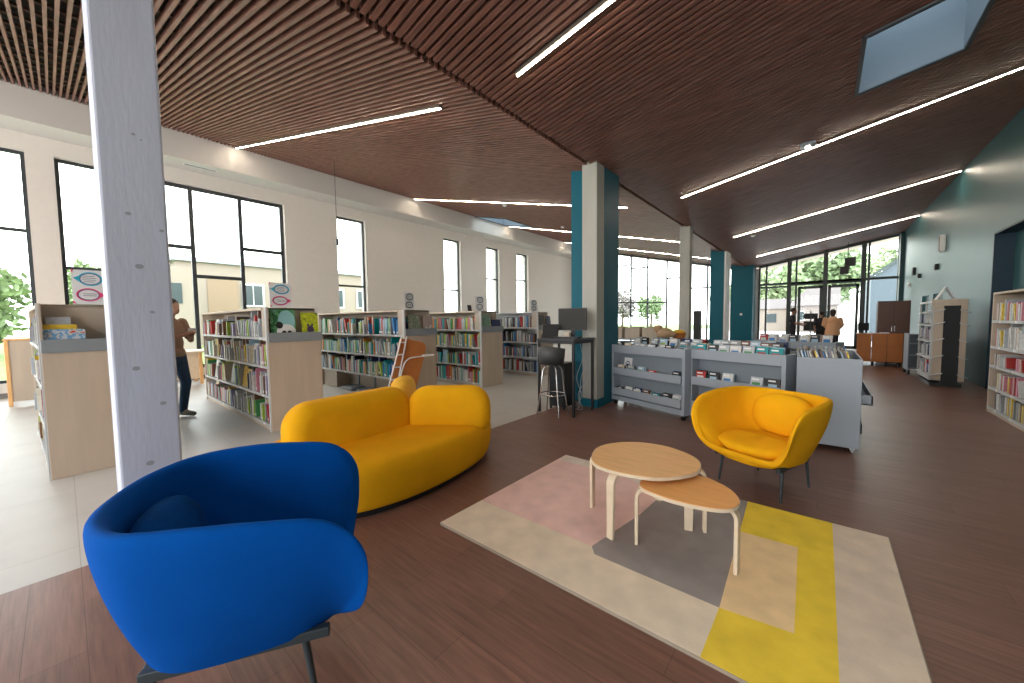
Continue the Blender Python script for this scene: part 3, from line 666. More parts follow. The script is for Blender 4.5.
fr = Matrix.Translation((1.64, 12.12, 0)) @ Matrix.Rotation(R(-90), 4, 'Z')
for z in (.2, .55, .88, 1.2): fill(fr, .0, 1.12, z+.045, .26, darkp, ['lowest', 'second lowest', 'third', 'top'][[.2, .55, .88, 1.2].index(z)]+' shelf @, white rack', 'books on the white two sided rack', dmax=.14)
tb = thing('open_book_stand', 'white folded display card standing open on top of the tall white rack', 'display card', (1.86, 11.3, 1.70))
q = MB()
for s_ in (-1, 1): q.beam((s_*.13, 0, 0), (0, 0, .26), .22, .012, up=(0, 1, 0)) if False else q.add([(s_*.14, -.12, 0), (s_*.14, .12, 0), (0, .12, .26), (0, -.12, .26), (s_*.125, -.12, 0), (s_*.125, .12, 0), (-s_*.008, .12, .248), (-s_*.008, -.12, .248)], [(0, 1, 2, 3), (7, 6, 5, 4), (0, 4, 5, 1), (2, 6, 7, 3), (0, 3, 7, 4), (1, 5, 6, 2)])
q.build('folded_card', M['paper'], tb)

# --- make the books: the 300 nearest as objects, the rest as one stuff object
eye = Vector((0, 0, 1.4))
BOOKS.sort(key=lambda s: -(s[2]*max(s[1], .02))/(s[0].translation-eye).length**2)
PROTO = {}
near = BOOKS[:300]; rest = BOOKS[300:]
for (T, t, h, d, c, where, group, kind) in near:
    key = (c, round(t/.012), kind)
    if key not in PROTO:
        b = MB(); book_geo(b, 1, 1, 1, IDX[c], False)
        b.v = []; b.f = []; b.mi = []; b.sm = []
        tt, hh, dd = t, h, d; book_geo(b, tt, hh, dd, IDX[c], kind == 'book')
        o = b.build('book' if kind == 'book' else 'picture_book', LISTM); PROTO[key] = (o, t, h, d)
        o['proto'] = 1; new = o
        o.scale = (1, 1, 1); first = True
    else:
        o, pt, ph, pd = PROTO[key]; new = o.copy(); COL.objects.link(new); first = False
    pt, ph, pd = PROTO[key][1:]
    new.matrix_world = T @ Matrix.Diagonal((t/pt, h/ph, d/pd, 1))
    cw = WORD.get(c, c); thick = 'thin' if t < .024 else ('thick' if t > .042 else '')
    wh, ps, pv = where; wh = wh.replace('@', ps)
    nb = f'right of {WORD.get(pv, pv)} one' if pv else 'starting the row'
    hz_ = T.translation; tl_ = 'tall' if h > .29 else ('short' if h < .205 else '')
    thick = (tl_+' '+thick).strip()
    lab = f'{thick} {cw} book {nb}, {wh}'.strip() if kind == 'book' else f'{cw} face-out book {nb}, {wh}'
    if len(lab.split()) > 14: lab = lab.replace('thick ', '').replace('thin ', '')
    tag(new, lab, 'book', group)
by = {}
for o in [o for o in COL.objects if o.get('category') == 'book' and o.type == 'MESH']: by.setdefault(o['label'], []).append(o)
for lb, oo in by.items():
    if len(oo) == 2:
        oo.sort(key=lambda o: o.scale.z*o.data.vertices[4].co.z)
        for o, wd_ in zip(oo, ('shorter', 'taller')):
            l2 = wd_+' '+lb.replace('tall ', '', 1) if lb.startswith('tall ') else wd_+' '+lb.replace('short ', '', 1) if lb.startswith('short ') else wd_+' '+lb
            if len(l2.split()) <= 16: o['label'] = l2
for k, v in PROTO.items():
    if 'proto' in v[0]: del v[0]['proto']
b = MB()
for (T, t, h, d, c, where, group, kind) in rest: book_geo(b, t, h, d, IDX[c], False, T)
tag(b.build('book_rows', LISTM), 'remaining small books filling the far ends of the library shelves', 'books', kind='stuff')

# ------------------------------------------------------------------ books and covers on the bookcase ends
def facecover(name, label, x, y, z, wd, h, cover, rz=90, lean=8, art=None, cat='book', group=None, t=.012):
    """thin picture book, cover facing local -y"""
    root = thing(name, label, cat, (x, y, z), R(rz), group)
    T = Matrix.Rotation(R(-lean), 4, 'X')
    q = MB(); q.box(-wd/2, wd/2, 0, .003, 0, h, T); q.box(-wd/2, wd/2, t-.003, t, 0, h, T); q.box(-wd/2, -wd/2+.003, 0, t, 0, h, T); q.build('cover', cover, root)
    q = MB(); q.box(-wd/2+.003, wd/2-.004, .003, t-.003, .003, h-.003, T); q.build('page_block', M['pages'], root)
    if art:
        for nm, ma, shapes in art:
            q = MB()
            for (cx, cy, rx_, ry_, lay) in shapes: q.add([T @ Vector((cx*wd+rx_*wd*math.cos(k*PI/10), -.001-.0006*lay, cy*h+ry_*h*math.sin(k*PI/10))) for k in range(20)], [tuple(range(20))])
            q.build(nm, ma, root)
    return root
jun = cover_mat('leafy_cover', [(.02, .12, .04), (.10, .30, .12), (.25, .45, .40)], 18)
facecover('picture_book', 'picture book with a panda on its cover, standing on the bookcase end', -5.42, 1.86, 1.20, .30, .38, jun,
 art=[('cover_sky', mat('cover_sky_blue', (.28, .55, .58), .5), [(.14, .62, .34, .36, 0)]), ('panda_head', M['whitep'], [(.10, .24, .38, .25, 1), (.36, .12, .16, .12, 1)]), ('panda_ears', M['black'], [(-.16, .46, .14, .12, 2), (.0, .20, .09, .07, 2), (.22, .20, .08, .07, 2), (.11, .10, .05, .03, 2)])])
facecover('picture_book', 'yellow green picture book with a dark owl shape, right of the panda book', -5.42, 2.19, 1.20, .22, .34, cover_mat('lime_cover', [(.60, .62, .03), (.42, .48, .02), (.12, .22, .02)], 26),
 art=[('owl_shape', mat('owl_violet', (.07, .04, .10), .6), [(.0, .32, .20, .16, 1), (-.12, .5, .06, .06, 1), (.12, .5, .06, .06, 1)])])
facecover('picture_book', 'picture book with a grey house drawing on the bookcase end behind the ladder', -5.42, 3.90, 1.20, .24, .32, cover_mat('drawn_cover', [(.36, .33, .26), (.15, .20, .13), (.5, .42, .35)], 30))
facecover('picture_book', 'pinkish picture book with small white animals on the bookcase end behind the ladder', -5.42, 4.19, 1.20, .20, .30, mat('pink_grey_cover', (.36, .28, .26), .5), art=[('animal_shapes', M['whitep'], [(-.2, .22, .14, .12, 1), (.16, .2, .16, .13, 1), (.30, .38, .08, .07, 1)])])
facecover('picture_book', 'green landscape picture book on the end of the bookcase behind the sofa arm', -5.42, 5.70, 1.20, .24, .34, cover_mat('green_cover', [(.10, .22, .10), (.20, .33, .26), (.30, .38, .40)], 22))
facecover('picture_book', 'navy blue picture book lying low on the end of the bookcase behind the sofa arm', -5.41, 6.00, 1.20, .27, .22, CM['navy'])
facecover('picture_book', 'black and white photo book on the end of the farthest low bookcase', -5.42, 7.74, 1.20, .22, .32, cover_mat('dark_cover', [(.02, .02, .02), (.12, .10, .09), (.4, .38, .36)], 25))
facecover('picture_book', 'dark blue comic on the end of the farthest low bookcase, next to the monitor', -5.42, 8.02, 1.20, .2, .30, cover_mat('blue_cover', [(.02, .02, .05), (.10, .12, .2), (.3, .3, .36)], 25))
facecover('picture_book', 'pale blue and red picture book leaning on the end of the leftmost bookcase', -5.37, .01, 1.20, .26, .17, cover_mat('frost_cover', [(.55, .60, .66), (.15, .35, .6), (.6, .55, .5), (.6, .05, .04)], 18))
facecover('picture_book', 'blue white picture book behind the red one on the leftmost bookcase end', -5.42, -.05, 1.20, .15, .22, cover_mat('ice_cover', [(.1, .32, .6), (.5, .6, .7), (.2, .4, .5)], 18), lean=12)
facecover('picture_book', 'dark teal book standing on the leftmost bookcase end against the timber column', -5.42, .33, 1.20, .10, .30, CM['navy'])

def sign(label, x, y, z, wd, h, rz=90, col=True, lean=4, cat='sign'):
    root = thing('bubble_sign' if col else 'shelf_sign', label, cat, (x, y, z), R(rz))
    T = Matrix.Rotation(R(-lean), 4, 'X')
    MB().box(-wd/2, wd/2, 0, .006, .0, h, T).build('sheet', M['paper'], root)
    MB().box(-wd/2, wd/2, -.03, .05, -.0, .006).build('foot', M['whitep'], root)
    q = MB(); q2 = MB(); ln = MB()
    def ring(b, cx, cz_, rx_, rz_, tk, lay=.002):
        n = 28; vs = []
        for k in range(n):
            a = 2*PI*k/n; vs.append(T @ Vector((cx+rx_*math.cos(a), -lay, cz_+rz_*math.sin(a)))); vs.append(T @ Vector((cx+(rx_-tk)*math.cos(a), -lay, cz_+(rz_-tk)*math.sin(a))))
        b.add(vs, [(2*k, 2*((k+1) % n), 2*((k+1) % n)+1, 2*k+1) for k in range(n)])
    ring(q, .04*wd, .74*h, .36*wd, .20*h, .022*wd*2); ring(q2, -.04*wd, .28*h, .36*wd, .19*h, .022*wd*2)
    if col:
        q.add([T @ Vector(p) for p in ((-.30*wd, -.003, .82*h), (-.46*wd, -.003, .76*h), (-.30*wd, -.003, .66*h))], [(0, 1, 2)])
        q2.add([T @ Vector(p) for p in ((.30*wd, -.003, .36*h), (.47*wd, -.003, .29*h), (.30*wd, -.003, .20*h))], [(0, 1, 2)])
        q2.add([T @ Vector(p) for p in ((-.5*wd, -.003, 0), (-.38*wd, -.003, 0), (-.5*wd, -.003, .12*h))], [(0, 1, 2)])
        q2.add([T @ Vector(p) for p in ((-.5*wd, -.003, h), (-.5*wd, -.003, .9*h), (-.42*wd, -.003, h))], [(0, 1, 2)])
    for cz_, nn in ((.74, 4), (.28, 2)):
        for k in range(nn):
            zz = (cz_+(nn/2-.5-k)*.055)*h; L_ = wd*(.22-.04*abs(k-nn/2+.5)); ln.box(-L_, L_, -.0025, -.001, zz-.006*h, zz+.006*h, T)
    ring2 = MB(); ring(ring2, .04*wd, .74*h, .315*wd, .165*h, .012*wd*2, .0022); ring(ring2, -.04*wd, .28*h, .315*wd, .155*h, .012*wd*2, .0022)
    q.build('upper_bubble', M['cyan'] if col else M['ink'], root); q2.build('lower_bubble', M['pink'] if col else M['ink'], root)
    ring2.build('bubble_outline', mat('sign_navy', (.03, .05, .22), .5) if col else M['grey'], root); ln.build('text_lines', M['ink'], root)
    return root
sign('white sign with blue and pink speech bubbles on the leftmost bookcase, by the timber column', -5.42, .19, 1.60, .22, .33)
sign('white sign with two bubbles on top of the bookcase with the panda book', -5.42, 1.84, 1.60, .26, .32)
sign('white sign with a line drawing on the bookcase behind the orange ladder', -5.45, 3.83, 1.60, .22, .30, col=False, rz=96)
sign('tilted white sign on the bookcase behind the sofa arm', -5.45, 5.54, 1.60, .22, .31, col=False, rz=80)
sign('small white sign on the farthest low bookcase, left of the monitor', -5.45, 7.42, 1.60, .24, .30, col=False, rz=84)
facecover('small_frame', 'small black card stand beside the tilted sign on the bookcase top', -5.5, 5.30, 1.60, .10, .12, M['black'], cat='card stand', lean=12)

# ------------------------------------------------------------------ media carts
CASESP = []
def cart(label, x, y, rz, W_, D=.32, H=.98, name='media_cart', front=True, cols=8, rows=7, name2='', stuff=False, blank=False):
    root = thing(name, label, 'media cart', (x, y, 0), rz)
    fr = Matrix.Translation((x, y, 0)) @ Matrix.Rotation(rz, 4, 'Z'); g = M['cart']
    for s_ in (0, W_-.045): MB().box(s_, s_+.045, 0, D, .07, H).build('side_panel', g, root, bevel=.003)
    q = MB(); q.box(.045, W_-.045, 0, .012, .855, H); q.box(.045, W_-.045, D-.012, D, .855, H); q.box(.045, W_-.045, .012, D-.012, .855, .87); q.build('top_tray', g, root, bevel=.002)
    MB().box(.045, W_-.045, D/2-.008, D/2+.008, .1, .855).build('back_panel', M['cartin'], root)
    for z0, z1 in ((.50, .615), (.165, .285)):
        q = MB(); q.box(.045, W_-.045, -.02, -.008, z0, z1); q.box(.045, W_-.045, -.02, D/2-.01, z0, z0+.012); q.box(.045, W_-.045, D/2+.01, D, z0, z0+.012); q.box(.045, W_-.045, D, D+.012, z0, z1); q.build('shelf_tray', g, root, bevel=.002)
    MB().box(.045, W_-.045, .0, D, .075, .15).build('base', g, root, bevel=.003)
    for (cx, cy) in ((.05, .05), (W_-.05, .05), (.05, D-.05), (W_-.05, D-.05)):
        q = MB(); q.box(cx-.012, cx+.012, cy-.02, cy+.02, .045, .075); c_ = q.build('caster', M['chrome'], root)
        q = MB(); n = 16; vs = [(cx+sx_, cy+.032*math.cos(2*PI*k/n), .033+.032*math.sin(2*PI*k/n)) for sx_ in (-.016, .016) for k in range(n)]
        q.add(vs, [(k, (k+1) % n, n+(k+1) % n, n+k) for k in range(n)]+[tuple(range(n))[::-1], tuple(range(n, 2*n))]); q.build('wheel', M['black'], c_)
    return root, fr
def cases_in(fr, W_, z, y0, cols, rows, pal, where, group, dy=.03, h=.185, wd=.135, step=None, lean=8, miss=.0, kind='film case'):
    step = step or (W_-.12)/cols
    for c_ in range(cols):
        if rnd.random() < miss: continue
        pv = None; n = rows if rows < 3 else rnd.randint(rows-2, rows); x = .06+step*(c_+.5)+rnd.uniform(-.006, .006)
        for k in range(n):
            T = fr @ Matrix.Translation((x+rnd.uniform(-.004, .004), y0+k*dy, z)) @ Matrix.Rotation(R(-lean-rnd.uniform(0, 4)), 4, 'X')
            cc = rnd.choice(pal); on = ['first', 'second', 'third', 'fourth', 'fifth', 'sixth', 'seventh', 'eighth'][c_]
            CASESP.append((T, wd, h*rnd.choice((1, 1, .96, .8)), cc, f"{'in front' if k == 0 else 'behind '+WORD.get(pv, pv)+' one'}, {on} column, {where}", group, kind)); pv = cc
cp = ['white', 'black', 'black', 'black', 'brown', 'brown', 'paleblue', 'navy', 'grey', 'grey', 'teal', 'red', 'silver', 'silver', 'cream', 'white']
a20 = R(-21)
q1, f1 = cart('grey wheeled media cart next to the teal column, with thin rows of film cases', -2.68, 5.80, a20, 1.36)
cases_in(f1, 1.36, .872, .04, 8, 4, cp, 'top tray, cart beside the teal column', 'film cases on the cart beside the teal column', dy=.06, h=.15)
cases_in(f1, 1.36, .515, .03, 6, 2, cp, 'middle shelf, cart beside the teal column', 'film cases on the cart beside the teal column', h=.15, miss=.15)
cases_in(f1, 1.36, .18, .03, 7, 3, cp, 'bottom shelf, cart beside the teal column', 'film cases on the cart beside the teal column', h=.15, miss=.1)
q2, f2 = cart('grey wheeled media cart directly behind the yellow armchair, full of film cases', -1.39, 5.45, a20, 1.17)
cases_in(f2, 1.17, .872, .04, 7, 5, cp, 'top tray, cart behind the yellow armchair', 'film cases on the cart behind the yellow armchair', dy=.05)
cases_in(f2, 1.17, .515, .03, 6, 3, cp, 'middle shelf, cart behind the yellow armchair', 'film cases on the cart behind the yellow armchair', miss=.1)
cases_in(f2, 1.17, .18, .03, 6, 3, cp, 'bottom shelf, cart behind the yellow armchair', 'film cases on the cart behind the yellow armchair')
# end-on comic cart: blank grey end faces the room, trays along its long sides
W3 = .52; D3 = 1.35
c3 = thing('comic_cart', 'grey comic browser cart with a blank end panel, right of the yellow armchair', 'media cart', (-.205, 5.05, 0), R(0))
MB().box(0, W3, 0, .03, .06, .97).build('end_panel', M['cart'], c3, bevel=.004)
MB().box(0, W3, D3-.03, D3, .06, .97).build('end_panel', M['cart'], c3, bevel=.004)
q = MB(); q.box(0, .015, .03, D3-.03, .80, .97); q.box(W3-.015, W3, .03, D3-.03, .80, .97); q.box(.015, W3-.015, .03, D3-.03, .80, .815); q.build('top_tray', M['cart'], c3)
MB().box(.02, W3-.02, .03, D3-.03, .07, .14).build('base', M['cart'], c3)
MB().box(W3/2-.01, W3/2+.01, .03, D3-.03, .14, .80).build('back_panel', M['cartin'], c3)
for z, o_ in ((.50, .09), (.2, .02)):
    q = MB(); q.box(W3/2+.01, W3+o_, .1, D3-.1, z, z+.012); q.box(W3+o_-.012, W3+o_, .1, D3-.1, z, z+.10); q.box(W3/2+.1, W3+o_, .1, .112, z, z+.10); q.box(W3/2+.1, W3+o_, D3-.112, D3-.1, z, z+.10); q.build('drawer', M['cart'], c3)
for (cx, cy) in ((.06, .08), (W3-.05, .08), (.06, D3-.08), (W3-.05, D3-.08)):
    q = MB(); q.box(cx-.02, cx+.02, cy-.025, cy+.025, .03, .07); ca = q.build('caster', M['whitep'], c3)
    q = MB(); q.box(cx-.014, cx+.014, cy-.03, cy+.03, .0, .055); q.build('wheel', mat('clear_wheel', (.45, .45, .47), .3), ca, bevel=.012, seg=4)
f3 = Matrix.Translation((-.205, 5.05, 0))
COM = []
for row in range(4):
    x = .05
    while x < W3-.05:
        t = rnd.uniform(.007, .016); T = f3 @ Matrix.Translation((x, .17+row*.27, .818)) @ Matrix.Rotation(R(-16-rnd.uniform(-2, 3)), 4, 'Y')
        COM.append((T, t, rnd.uniform(.20, .235), .20, rnd.choice(['white', 'silver', 'grey', 'white', 'black', 'lilac', 'yellow', 'blue', 'brown', 'paleblue', 'cream']), row)); x += t+.009
cmp_ = {}; PC_ = {}
for (T, t, h, d, c, row) in COM:
    xx = T.translation.x+.205; prt = 'left end' if xx < .14 else ('left half' if xx < .26 else ('right half' if xx < .39 else 'right end'))
    k = (c,); pr = PC_.get(row); PC_[row] = c
    if k not in cmp_:
        b = MB(); book_geo(b, .01, .22, .20, IDX[c], False); o = b.build('comic', LISTM); cmp_[k] = o
    else: o = cmp_[k].copy(); COL.objects.link(o)
    o.matrix_world = T @ Matrix.Diagonal((t/.01, h/.22, 1, 1))
    rw = ['front', 'second', 'third', 'rear'][row]
    tag(o, f'{WORD.get(c, c)} comic {"right of "+WORD.get(pr, pr)+" one" if pr else "starting the row"}, {rw} row, {prt} of comic browser cart', 'comic', 'comics in the browser cart')
# two more carts behind
q4, f4 = cart('grey media cart in the second row, behind the cart beside the teal column', -2.56, 6.14, a20, 1.36)
q5, f5 = cart('grey media cart in the second row, behind the cart next to the yellow armchair', -1.26, 5.78, a20, 1.0)
q6, f6 = cart('grey media cart in the third row, in front of the glazed entrance', -1.0, 8.3, a20, 1.25)
MARK = len(CASESP)
for fq, nm, w_ in ((f4, 'second row cart by the teal column', 1.36), (f5, 'second row cart behind the armchair cart', 1.0), (f6, 'third row cart', 1.25)):
    cases_in(fq, w_, .895, .05, 7, 5, cp, f'{nm}', f'film cases in the {nm}', dy=.05, h=.20)
CASESP.sort(key=lambda s: (s[0].translation-eye).length)
def case_geo(b, wd, h, ci, T=None):
    b.m(ci).box(-wd/2, wd/2, 0, .012, 0, h, T)
    b.m((ci+5) % len(PAL)).box(-wd*.36, wd*.30, -.0012, 0, h*.28, h*.66, T)
    b.m(len(PAL)+1).box(-wd*.38, wd*.18, -.0012, 0, h*.80, h*.90, T)
    b.m(len(PAL)).box(wd*.34, wd*.48, -.0014, 0, h*.04, h*.14, T)
pc = {}
for (T, wd, h, c, where, group, kind) in CASESP[:300]:
    if c not in pc: b = MB(); case_geo(b, .135, .185, IDX[c]); o = b.build('film_case', LISTM); pc[c] = o
    else: o = pc[c].copy(); COL.objects.link(o)
    o.matrix_world = T @ Matrix.Diagonal((wd/.135, 1, h/.185, 1))
    tag(o, f'{WORD.get(c, c)} film case {where}', 'film case', group)
if len(CASESP) > 300:
    b = MB()
    for (T, wd, h, c, *_) in CASESP[300:]: case_geo(b, wd, h, IDX[c], T)
    tag(b.build('film_case_rows', LISTM), 'rows of film cases in the trays of the rear media carts', 'film cases', kind='stuff')
# signs in the carts
facecover('framed_picture', 'small white framed heart drawing on the middle shelf of the cart by the teal column', *(f1 @ Vector((.24, .10, .515))), .16, .26, M['whitep'], rz=-21, cat='picture', art=[('drawing', M['ink'], [(0, .5, .34, .30, 1)]), ('drawing_inside', M['whitep'], [(0, .5, .27, .24, 2)]), ('heart_mark', M['grey'], [(-.08, .54, .11, .1, 3), (.08, .54, .11, .1, 3), (0, .44, .10, .12, 3)])])
# display table with bins behind
dt = thing('display_table', 'low grey table carrying wooden bins, behind the carts by the teal column', 'table', (-3.3, 8.4, 0), 0)
MB().box(-.75, .95, -.35, .35, .93, .96).build('tabletop', M['cart'], dt, bevel=.003)
for sx_ in (-.7, .9):
    for sy_ in (-.3, .3): MB().box(sx_-.02, sx_+.02, sy_-.02, sy_+.02, 0, .93).build('leg', M['cart'], dt)
bin0 = None
for k in range(3):
    if bin0 is None:
        bin0 = thing('book_bin', '', 'bin', (0, 0, .96)); q = MB(); q.box(-.17, .17, -.16, -.145, 0, .24); q.box(-.17, .17, .145, .16, 0, .26); q.box(-.17, -.155, -.145, .145, 0, .24); q.box(.155, .17, -.145, .145, 0, .24); q.box(-.155, .155, -.145, .145, 0, .015); q.build('box', M['case'], bin0, bevel=.002)
        q = MB(); q.box(-.15, .15, -.10, .13, .015, .23); q.build('contents', CM['black'], bin0)
        bb = bin0
    else: bb = copy_tree(bin0)
    bb.location = (-3.72+k*.40, 8.4, .96)
    tag(bb, ['pale wooden bin nearest the teal column', 'middle one of three pale wooden bins beyond the carts', 'pale wooden bin beside the tan plush toy'][k], 'bin', 'wooden bins beyond the carts')
q = MB(); q.ellip((0, 0, .12), (.17, .14, .12)); q.ellip((-.14, 0, .22), (.10, .09, .08)); q.ellip((.15, .0, .10), (.09, .1, .07)); tag(q.build('plush_toy', mat('tan_plush', (.55, .36, .22), .95, bump=.5, bscale=90), loc=(-2.60, 8.25, .96)), 'tan plush toy lying beside the wooden bins behind the carts', 'plush toy')
bk = thing('basket', 'orange basket with yellow items on the table behind the carts', 'basket', (-2.42, 8.62, .96))
q = MB(); q.cyl(0, 0, 0, .12, .12, 20, .15); q.build('bowl', M['orange'], bk)
q = MB(); q.ellip((0, 0, .13), (.13, .13, .06)); q.build('contents', M['yel2'], bk)

# ------------------------------------------------------------------ orange ladder stool behind the sofa
ld = thing('step_ladder', 'orange step ladder with white rails and a bent white handrail, behind the sofa', 'ladder', (-5.05, 3.0, 0))
ra = [(0, .02, 0), (0, .40, 1.17)]; dy_ = .17
for k in (0, 1):
    q = MB(); q.tube([(0, .0+k*dy_, .02), (0, .38+k*dy_*.55, 1.16)], .012, 10); q.build('rail', M['whitep'], ld)
for j in range(6):
    t = .1+j*.165; ya = .38*t; yb = dy_+(.38+dy_*.55-dy_)*t; z = .02+1.14*t
    q = MB(); q.beam((0, ya, z), (0, yb, z+.0), .03, .02); q.build('rung', M['whitep'], ld)
q = MB(); q.add([(-.03, .03, .06), (-.03, dy_, .06), (-.03, .38+dy_*.5, 1.12), (-.03, .38, 1.14), (-.045, .03, .06), (-.045, dy_, .06), (-.045, .38+dy_*.5, 1.12), (-.045, .38, 1.14)], [(0, 1, 2, 3), (7, 6, 5, 4), (0, 4, 5, 1), (1, 5, 6, 2), (2, 6, 7, 3), (3, 7, 4, 0)]); q.build('back_board', M['orange'], ld)
sl = crom([(.22, .05, 0), (.50, .05, 0), (.66, .30, 0), (.80, .70, 0), (.88, .95, 0), (.82, 1.05, 0), (.60, 1.10, 0), (.50, 1.12, 0), (.42, .90, 0), (.30, .45, 0)], 5)
q = MB(); n = len(sl); q.add([(-.06, p.x, p.y) for p in sl]+[(-.085, p.x, p.y) for p in sl], [tuple(range(n)), tuple(range(n, 2*n))[::-1]]+[(k, n+k, n+(k+1) % n, (k+1) % n) for k in range(n)]); q.build('side_board', M['orange'], ld)
q = MB(); q.tube([Vector(p) for p in crom([(.05, .16, .02), (.05, .25, .37), (.05, .36, .70), (.05, .44, .80), (.05, .56, .83), (.05, .90, .83), (.04, .965, .835), (.0, .97, .84), (-.04, .93, .84), (-.05, .8, .84)], 4, False)], .011, 8); q.build('handrail', M['whitep'], ld)

# ------------------------------------------------------------------ standing desk, computer, stool
dk = thing('high_desk', 'high black computer desk standing against the teal column', 'desk', (-2.98, 4.93, 0))
MB().box(-.36, .30, -.34, .28, 1.095, 1.12).build('tabletop', mat('dark_laminate', (.05, .05, .055), .35), dk, bevel=.003)
for (x, y) in ((-.33, -.31), (.27, -.31), (-.33, .25), (.27, .25)): MB().box(x-.016, x+.016, y-.016, y+.016, 0, 1.095).build('leg', M['black'], dk)
q = MB(); q.box(-.33, .27, -.32, -.30, 1.05, 1.095); q.box(-.33, .27, .24, .26, 1.05, 1.095); q.box(.26, .28, -.3, .25, 1.05, 1.095); q.box(-.34, -.32, -.3, .25, 1.05, 1.095); q.build('frame', M['black'], dk)
mo = thing('monitor', 'black computer monitor seen on the high desk, left of the teal column', 'monitor', (-2.97, 5.02, 1.12), R(6))
MB().box(-.235, .235, 0, .03, .115, .455).build('housing', mat('monitor_grey', (.05, .05, .05), .6), mo, bevel=.004)
MB().box(-.222, .222, -.002, 0, .128, .442).build('screen', mat('screen_off', (.045, .044, .042), .6, spec=.2), mo)
q = MB(); q.box(-.03, .03, .03, .05, .02, .28); q.box(-.12, .12, -.06, .12, 0, .012); q.build('stand', M['black'], mo, bevel=.003)
kb_ = thing('keyboard', 'black keyboard in front of the monitor on the high desk', 'keyboard', (-2.93, 4.80, 1.12), R(4))
MB().box(-.2, .2, -.06, .06, 0, .018).build('body', M['black'], kb_, bevel=.003)
q = MB()
for i in range(12):
    for j in range(4): q.box(-.19+i*.032, -.164+i*.032, -.05+j*.026, -.03+j*.026, .018, .023)
q.build('keys', M['grey'], kb_)
lp = thing('tablet', 'tilted black tablet computer left of the monitor on the high desk', 'tablet', (-3.24, 4.78, 1.12), R(20))
T = Matrix.Rotation(R(-28), 4, 'X'); MB().box(-.12, .14, 0, .012, 0, .24, T).build('body', M['black'], lp, bevel=.003)
MB().box(-.105, .125, -.002, 0, .015, .225, T).build('screen', mat('tablet_screen', (.03, .03, .032), .5, spec=.2), lp)
q = MB(); q.box(-.12, -.11, -.003, -.001, .0, .24, T); q.build('edge', M['chrome'], lp)
nc = tag(MB().box(-.05, .05, 0, .07, 0, .075).build('card_box', M['case'], loc=(-3.02, 4.93, 1.12), bevel=.004), 'small beige card box standing below the monitor', 'box')
pcx = thing('computer_tower', 'black computer tower on the floor under the high desk', 'computer', (-3.2, 5.02, 0), R(0))
MB().box(-.12, .16, -.12, .2, .04, .72).build('case', M['black'], pcx, bevel=.006)
MB().box(-.10, .14, -.128, -.12, .08, .68).build('front_panel', M['screen'], pcx)
for (x, y) in ((-.1, -.1), (.14, -.1), (-.1, .18), (.14, .18)): q = MB(); q.cyl(x, y, 0, .04, .02); q.build('foot', M['grey'], pcx)
cab = thing('cable', 'loose grey cables hanging below the high desk by the column', 'cable', (-2.85, 5.05, 0))
for k in range(3):
    q = MB(); q.tube(crom([(.05*k, 0, 1.05), (.03+.05*k, .02, .8), (-.06+.08*k, .0, .5), (.06-.03*k, -.06, .25), (-.05+.07*k, -.08, .06), (-.12+.04*k, -.02, .012)], 5, False), .005, 6); q.build('strand', M['cart'], cab)
st = thing('bar_stool', 'grey bar stool with low backrest and chrome legs at the high desk', 'stool', (-3.07, 4.62, 0), R(10))
n = 20; q = MB()
pr = [(.0, .735), (.12, .735), (.165, .75), (.175, .765), (.165, .775), (0, .765)]
q.add([(a*math.cos(2*PI*k/n), a*math.sin(2*PI*k/n), z) for a, z in pr for k in range(n)], [(i*n+k, i*n+(k+1) % n, (i+1)*n+(k+1) % n, (i+1)*n+k) for i in range(len(pr)-1) for k in range(n)], smooth=True)
q.build('seat', mat('stool_grey', (.055, .058, .06), .5), st, weld=True)
vs = []; NA = 16
for i in range(NA+1):
    a = R(-175+170*i/NA); hh = 1.03-.05*abs(i/NA-.5)*2
    for (rr_, z) in ((.185, .75), (.205, .88), (.215, hh), (.195, hh), (.185, .88), (.165, .765)): vs.append((rr_*math.cos(a), rr_*math.sin(a), z))
fs = [(i*6+k, i*6+(k+1) % 6, i*6+6+(k+1) % 6, i*6+6+k) for i in range(NA) for k in range(6)]+[tuple(range(6))[::-1], tuple(NA*6+k for k in range(6))]
q = MB(); q.add(vs, fs, smooth=True); q.build('backrest', mat('stool_grey', (0, 0, 0)), st)
for k in range(4):
    a = R(45+90*k); q = MB(); q.tube([(.09*math.cos(a), .09*math.sin(a), .735), (.15*math.cos(a), .15*math.sin(a), .66), (.185*math.cos(a), .185*math.sin(a), .35), (.25*math.cos(a), .25*math.sin(a), .0)], .011, 8); q.build('leg', M['chrome'], st)
q = MB(); q.tube([(.19*math.cos(2*PI*k/24), .19*math.sin(2*PI*k/24), .30) for k in range(24)], .009, 8, closed=True); q.build('foot_ring', M['chrome'], st)

